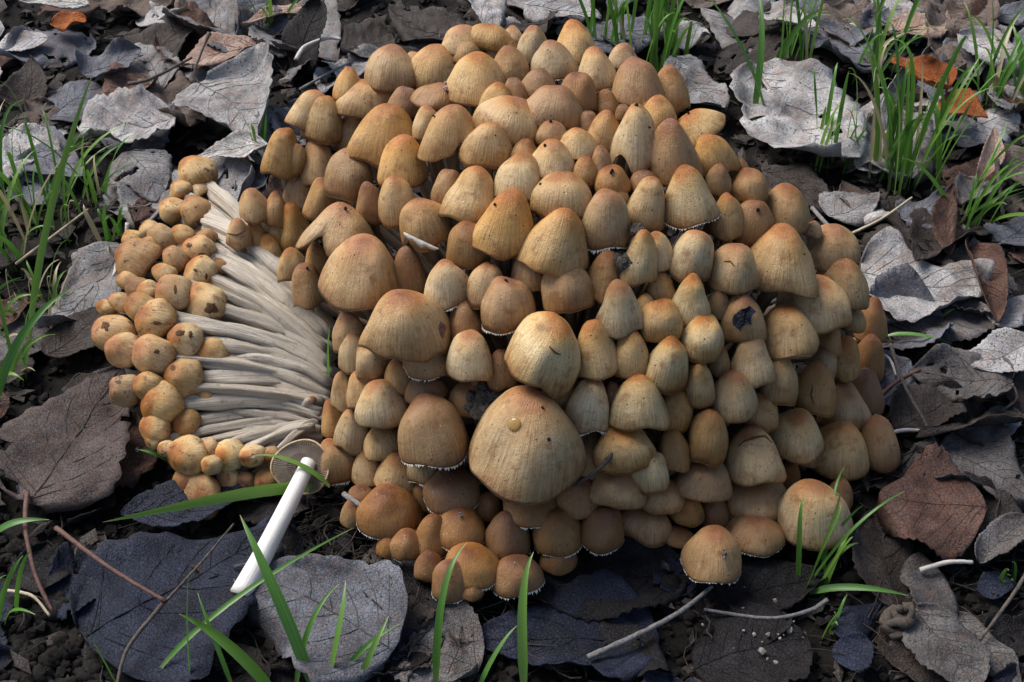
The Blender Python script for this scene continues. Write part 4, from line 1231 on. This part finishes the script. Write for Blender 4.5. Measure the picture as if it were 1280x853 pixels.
CR = [((697, 303), -1.7, .5, 1.6, 1), ((697, 303), -.2, .28, 1.0, 1), ((634, 282), -.9, .35, .9, 1), ((703, 245), -1.2, .45, 1.7, 2), ((795, 172), .2, .05, 1.2, 1), ((690, 168), .0, .1, 1.1, 1), ((690, 201), -.8, .3, 1.0, 1),
      ((659, 552), .6, .22, 1.3, 2), ((659, 552), .5, .48, 1.3, 1), ((425, 291), .1, .15, 1.2, 1), ((636, 382), -.2, .15, 1.4, 2), ((872, 158), .1, .1, 1.4, 2), ((764, 226), .2, .3, 1.8, 2), ((566, 170), -1.4, .4, 1.3, 2), ((582, 64), .6, .2, 1.0, 1),
      ((977, 325), .9, .5, .7, 1), ((383, 356), .5, .3, .9, 1), ((437, 166), .4, .2, 1.1, 1), ((942, 279), .3, .35, 1.4, 1), ((585, 308), .9, .3, 1.3, 1), ((795, 172), .9, .5, .8, 1), ((613, 182), .2, .4, .6, 1), ((946, 623), .3, .5, .6, 1)]
for i, (key, th, t, r, n) in enumerate(CR):
    P, nn = on_cap(key, th, t, .0003); clod(P, r * .00075, i, 'black soil crumb stuck on a cap of the heap', n)
M_CLAY = plain_noise('grey_clay', (.035, .030, .026), (.15, .13, .11), 600, .9, 1, .001)
# clods wedged between caps
for i, (key, x, y, r, lab) in enumerate([((801, 322), 779, 325, 5.2, 'tangled grey clod of rootlets and soil wedged beside a pale cap'), ((538, 536), 600, 508, 6.0, 'lumpy grey-brown soil clod wedged between the widest cap and its streaked neighbour'), ((538, 536), 612, 492, 4.5, 'smaller soil clod above the lumpy clod beside the widest cap'), ((801, 322), 798, 289, 3.0, 'little black clod on the tip of a pale cap mid heap')]):
    c, a, R, H, root = caps_info[key]; d = ray(x, y); P = CAM + d * ((c - CAM).dot(d) - R * .45)
    o = clod(P, r * .0011, 40 + i, lab, 16); o['group'] = 'soil clods wedged in the heap'; o.data.materials[0] = M_CLAY
# leaf scrap, twig and chips on caps
def cap_scrap(key, th, t, L, W, colr, label, rot=0.):
    P, n = on_cap(key, th, t, .0008); u, v = frame(n); d = u * math.cos(rot) + v * math.sin(rot); e = n.cross(d); V, F = [], []
    rnd = random.Random(int(L * 1e6))
    for i in range(7):
        for k in range(4):
            s = i / 6 - .5; q = k / 3 - .5
            V.append(d * L * s + e * W * q * (1 - .5 * abs(s)) * rnd.uniform(.7, 1.4) + n * rnd.uniform(-.0005, .0012))
    for i in range(6):
        for k in range(3): F.append((i * 4 + k, i * 4 + k + 1, i * 4 + k + 5, i * 4 + k + 4))
    o = mk('leaf_scrap', V, F, M_LEAF, None, None, False); o.location = P; o.color = (*LC[colr], 1)
    sm = o.modifiers.new('thick', 'SOLIDIFY'); sm.thickness = .0005
    tag(o, label, 'leaf scrap')
cap_scrap((929, 398), .1, .55, .012, .007, 'B', 'torn blue-grey leaf scrap lying on a tan cap', .9)
cap_scrap((892, 692), .5, .5, .0042, .002, 'T', 'tiny tan seed husk on the lone cap', 1.2)
cap_scrap((550, 122), .2, .3, .007, .0028, 'P', 'pale chip lying on a brown cap of the back slope', .2)
cap_scrap((575, 660), .0, .15, .0022, .0016, 'W', 'tiny white chip on a dark brown cap at the foot', 0)
def flap():
    c, a, R, H, root = caps_info[(530, 280)]; P = CAM + ray(528, 303) * ((c - CAM).dot(ray(528, 303)) - R * 1.08)
    V, F = [], []
    for i in range(9):
        s = i / 8
        for k in range(4):
            q = k / 3; V.append(RGT * (-.009 + .017 * s) + UPV * (.005 - .008 * s - .0032 * q * math.sin(.5 + s * 2.4) * (1 + .3 * math.sin(i * 2.1))) - FWD * (.0012 * math.sin(s * 3) + .001 * math.sin(q * 3)))
    for i in range(8):
        for k in range(3): F.append((i * 4 + k, i * 4 + k + 1, i * 4 + k + 5, i * 4 + k + 4))
    o = mk('torn_flap', [p + P - root.location for p in V], F, M_PSTALK, root, [(0, 0, 0)] * len(V)); sm = o.modifiers.new('thick', 'SOLIDIFY'); sm.thickness = .0007
    o['label'] = 'whitish torn flap of cap skin'
flap()
c, a, R, H, root = caps_info[(780, 562)]
def along(x, y, key, out):
    c, a, R, H, root = caps_info[key]; d = ray(x, y); return CAM + d * ((c - CAM).dot(d) - out)
P0, P1, P2 = along(768, 563, (780, 562), .0135), along(752, 588, (780, 562), .0145), along(716, 608, (780, 562), .008)
V, F, C = tube([q - P0 for q in bez(P0, P0 * .5 + P1 * .5, P1, P2, 10)], [.0006, .0008, .0011, .0013, .0012, .0011, .001, .001, .001, .0008], 6, .3, 2)
o = mk('twig', V, F, M_TWIG, None, C); o.location = P0; tag(o, 'dark broken twig lodged between caps beside the widest cap', 'twig')

c_, n_ = hit(bvh_of(CAPOBJ[(659, 552)]), CAPOBJ[(659, 552)].parent, 643, 531)
o = ball('slime_drop', Vector((0, 0, 0)), .0034, wet('amber_slime', (.80, .58, .22), .7), None, .32); o.location = c_ + CAPOBJ[(659, 552)].parent.location; o.rotation_euler = n_.to_track_quat('Z', 'Y').to_euler()
tag(o, 'glossy amber slime drop sitting on the widest cap', 'slime drop')
# ------------------------------------------------------------------ worm cast
def cast():
    O = at_z(1120, 790, .004); V, F = [], []
    rnd = random.Random(3); pts = []
    for i in range(46):
        t = i / 45; a = t * 6.283 * 4.2; r = .008 * (1 - .55 * t) * (1 + .25 * math.sin(i * 1.9))
        pts.append(Vector((math.cos(a) * r + .002 * math.sin(t * 9), math.sin(a) * r * .9, .004 + .010 * t + .002 * math.sin(i * .9))))
    v, f, c_ = tube(pts, [.0022 + .0006 * math.sin(i * 1.3) for i in range(46)], 8, .3, 5)
    o = mk('worm_cast', v, f, plain_noise('cast_mud', (.05, .038, .032), (.12, .095, .08), 500, .9), None, c_); o.location = O
    tag(o, 'coiled brown worm cast on the soil beside the cracked grey leaf', 'worm cast')
cast()

# ------------------------------------------------------------------ grass
def blade(B, T, wd, arch, seed, parent=None, dry=False, name='blade', fold=.35):
    rnd = random.Random(seed); O = parent.location if parent else B
    D = T - B; L = D.length; side = Vector((rnd.uniform(-.1, .1), rnd.uniform(-.1, .1), 0)) * L
    c1 = B + Vector((D.x * .2, D.y * .2, D.z * .5 + L * arch)) + side * .3; c2 = B + Vector((D.x * .6, D.y * .6, D.z * .95 + L * arch)) + side
    pts = bez(B, c1, c2, T, 12); V, F, C = [], [], []
    ph = rnd.uniform(0, 6.28); tw = rnd.uniform(-.7, .7)
    for i, P in enumerate(pts):
        t = i / 11; d = (pts[min(i + 1, 11)] - pts[max(i - 1, 0)]).normalized()
        tocam = (CAM - P).normalized(); a = ph * .12 + tw * t
        s0 = d.cross(Vector((math.cos(ph) * .6, math.sin(ph) * .6 - .5, .8))).normalized()
        nn = s0.cross(d).normalized(); s = s0 * math.cos(a) + nn * math.sin(a); nn = s.cross(d).normalized()
        w_ = wd * .5 * (min(1, .55 + t * 2.5)) * (1 - max(0, (t - .35) / .65) ** 1.8) + .00008
        for k, q in ((0, -1), (1, 0), (2, 1)):
            V.append(P - O + s * q * w_ + nn * (abs(q) * w_ * fold)); C.append((q, 0, t))
    for i in range(11):
        for k in range(2): F.append((i * 3 + k, i * 3 + k + 1, i * 3 + k + 4, i * 3 + k + 3))
    o = mk(name, V, F, M_GRASS, parent, C)
    if not parent: o.location = B
    o.color = (1, 1, 1, 0.0 if dry else 1.0)
    return o
M_DEW = wet('dew', (.95, .97, 1), 1.0)
# single blades: base px, base z, tip px, tip z, width px, arch
SB = [
 ((392, 862), .004, (300, 644), .060, 15, .05, 'broad dark green grass blade rising in front of the plucked stem'),
 ((345, 868), .006, (223, 767), .028, 19, .10, 'wide pale green grass blade arching over the blue-black leaf'),
 ((400, 610), .016, (128, 653), .022, 17, .10, 'long grass blade lying flat behind the plucked white stem'),
 ((196, 842), .008, (442, 660), .030, 7, .08, 'thin grass blade arching from the pored leaf towards the heap'),
 ((240, 862), .004, (237, 710), .045, 7, .0, 'thin upright grass blade on the blue-black leaf'),
 ((292, 862), .004, (247, 741), .034, 7, .02, 'short upright grass blade next to the wide pale blade'),
 ((545, 862), .004, (584, 678), .060, 10, .06, 'hooked green grass blade standing before the dark foot caps'),
 ((655, 862), .004, (667, 690), .052, 12, .0, 'straight dark green grass blade before the foot of the heap'),
 ((598, 862), .004, (647, 782), .026, 7, .0, 'short grass blade between two tall blades before the heap'),
 ((447, 862), .004, (486, 770), .028, 8, .02, 'short bright grass blade beside the pored leaf'),
 ((412, 862), .004, (432, 726), .040, 10, .02, 'grass blade with a pale tip standing on the pored leaf'),
 ((418, 856), .006, (500, 780), .020, 7, .04, 'slanting yellow-green grass blade beside the pored leaf'),
 ((370, 860), .004, (424, 730), .036, 7, .03, 'slim grass blade behind the pale-tipped one'),
 ((-10, 674), .012, (62, 650), .024, 10, .1, 'light green grass blade tip entering beside the big mottled leaf'),
 ((36, 430), .004, (116, 92), .110, 9, .03, 'very tall grass blade rising past the crumpled leaf'),
 ((-8, 515), .004, (92, 360), .050, 11, .08, 'tall grass blade bending over the dark tucked leaf'),
 ((412, 609), .022, (316, 570), .036, 8, .08, 'grass blade with a dew drop crossing the gills of the plucked mushroom'),
 ((214, 580), .012, (172, 562), .020, 6, .05, 'short grass blade with a dew drop under the bundle'),
 ((942, 152), .004, (944, -20), .075, 8, .0, 'tall straight grass blade before the ragged light grey leaf'),
 ((960, 158), .004, (876, -12), .080, 9, .04, 'tall grass blade leaning over the back of the heap'),
 ((412, 480), .028, (416, 392), .045, 5, .0, 'short grass blade growing between bundle and heap'),
 ((1012, 742), .006, (1136, 745), .020, 9, .06, 'grass blade lying sideways beside the worm cast'),
 ((150, 862), .004, (112, 790), .022, 8, .12, 'curled grass blade at the tip of the blue-black leaf'),
 ((1110, 420), .012, (1190, 430), .016, 6, .05, 'short blade on the big light grey leaf'),
 ((275, 640), .006, (300, 250), .0, 0, 0, None),
]
for i, (b, z0, t, z1, wp, ar, lab) in enumerate(SB):
    if not lab: continue
    B = at_z(b[0], b[1], z0); T = at_z(t[0], t[1], z1)
    o = blade(B, T, wp * mpp(B) * 1.0, ar, 60 + i, None, False, 'grass_shoot'); tag(o, lab, 'grass')
    if 'dew' in lab: ball('dew_drop', T - B, .0012, M_DEW, o, 1.0)
def tuft(x, y, n, lpx, spread, lean, label, seed, wpx=(4, 7), dry=.1, rb=.010):
    rnd = random.Random(seed); O = at_z(x, y, 0); O.z = gz(O.x, O.y) - .002; root = empty('grass_tuft', O)
    for i in range(n):
        a = rnd.uniform(0, 6.283); r = rb * math.sqrt(rnd.random()); B = O + Vector((math.cos(a) * r, math.sin(a) * r, 0))
        L = rnd.uniform(*lpx) * mpp(O) * 1.35; k = rnd.uniform(.1, spread * 1.25); b = rnd.uniform(0, 6.283)
        d = Vector((math.cos(b) * k + lean[0], math.sin(b) * k + lean[1], 1)).normalized()
        T = B + d * L
        if T.z < .004: T.z = .006
        blade(B, T, rnd.uniform(*wpx) * mpp(O) * .78, rnd.uniform(.0, .2), seed * 100 + i, root, rnd.random() < dry)
    tag(root, label, 'grass')
tuft(810, 78, 34, (45, 130), .45, (.05, .05), 'dense bright grass tuft right behind the crown of the heap', 1, (4, 8), rb=.028)
tuft(758, 60, 12, (50, 95), .3, (-.02, .1), 'small grass tuft between the crown and the bluish grey leaf', 2, (4, 7), rb=.012)
tuft(985, 95, 14, (60, 150), .5, (.05, 0), 'tall thin grass tuft growing through the ragged light grey leaf', 3, (4, 8), rb=.016)
tuft(1105, 235, 22, (80, 175), .40, (-.08, .05), 'tall grass tuft standing behind the big light grey leaf', 4, (5, 9), rb=.016)
tuft(1040, 205, 14, (50, 110), .5, (.0, .05), 'loose grass tuft beside the dark slate leaf', 5, (4, 7), rb=.016)
tuft(1150, 225, 14, (60, 140), .5, (.15, .1), 'fine grass tuft between tall tuft and maroon leaf', 6, (4, 7), rb=.016)
tuft(1215, 290, 16, (60, 120), 1.1, (.5, -.2), 'sprawling grass tuft spreading over the slate leaf', 7, (4, 8), rb=.014)
tuft(1255, 130, 22, (50, 110), .9, (.2, .1), 'bushy grass tuft beside the hanging orange leaf', 8, (4, 8), rb=.02)
tuft(1090, 100, 14, (60, 130), .7, (.45, .25), 'slanting grass tuft beside the orange-brown leaf', 9, (4, 7), rb=.02)
tuft(25, 300, 40, (50, 140), .7, (.1, .1), 'dense grass tuft behind the white-stalked leaf', 10, (5, 9), .22, rb=.032)
tuft(20, 400, 22, (40, 90), .9, (.1, .1), 'matted half dry grass tuft beside the white-stalked leaf', 11, (4, 7), .45, rb=.024)
tuft(95, 262, 14, (40, 120), 1.0, (.3, .1), 'loose grass tuft behind the torn-off bundle', 12, (4, 8), .1, rb=.018)
tuft(328, 218, 7, (35, 75), .5, (-.1, .05), 'few pale grass blades between bundle and heap', 13, (5, 9), 0, rb=.008)
tuft(1015, 738, 9, (60, 150), .55, (.35, .25), 'dark green grass tuft at the foot beside the round reddish-brown leaf', 14, (6, 10), 0, rb=.008)
tuft(335, 45, 6, (40, 80), .6, (-.1, .1), 'few grass blades beside the black upright leaf', 15, (5, 8), 0, rb=.008)
tuft(1165, 420, 5, (20, 40), .8, (0, 0), 'tiny grass sprout beside the grey torn leaf', 16, (4, 6), .2, rb=.006)
tuft(1258, 735, 5, (25, 45), .5, (0, 0), 'tiny grass sprout beside the blue-grey flaking leaf', 17, (4, 6), 0, rb=.006)
tuft(1040, 800, 5, (25, 50), 1.0, (.2, 0), 'tiny grass sprout on black soil beside the small slate leaf', 18, (4, 7), 0, rb=.006)
tuft(140, 310, 8, (30, 70), 1.2, (.3, -.1), 'short grass tuft beside the white leaf stalk', 19, (5, 9), .2, rb=.008)
tuft(15, 480, 7, (50, 110), .7, (.3, .0), 'coarse grass tuft beside the big mottled leaf', 20, (6, 10), .1, rb=.01)
tuft(5, 790, 5, (40, 90), .8, (.2, .0), 'few coarse blades on the bare soil', 21, (6, 9), .1, rb=.01)
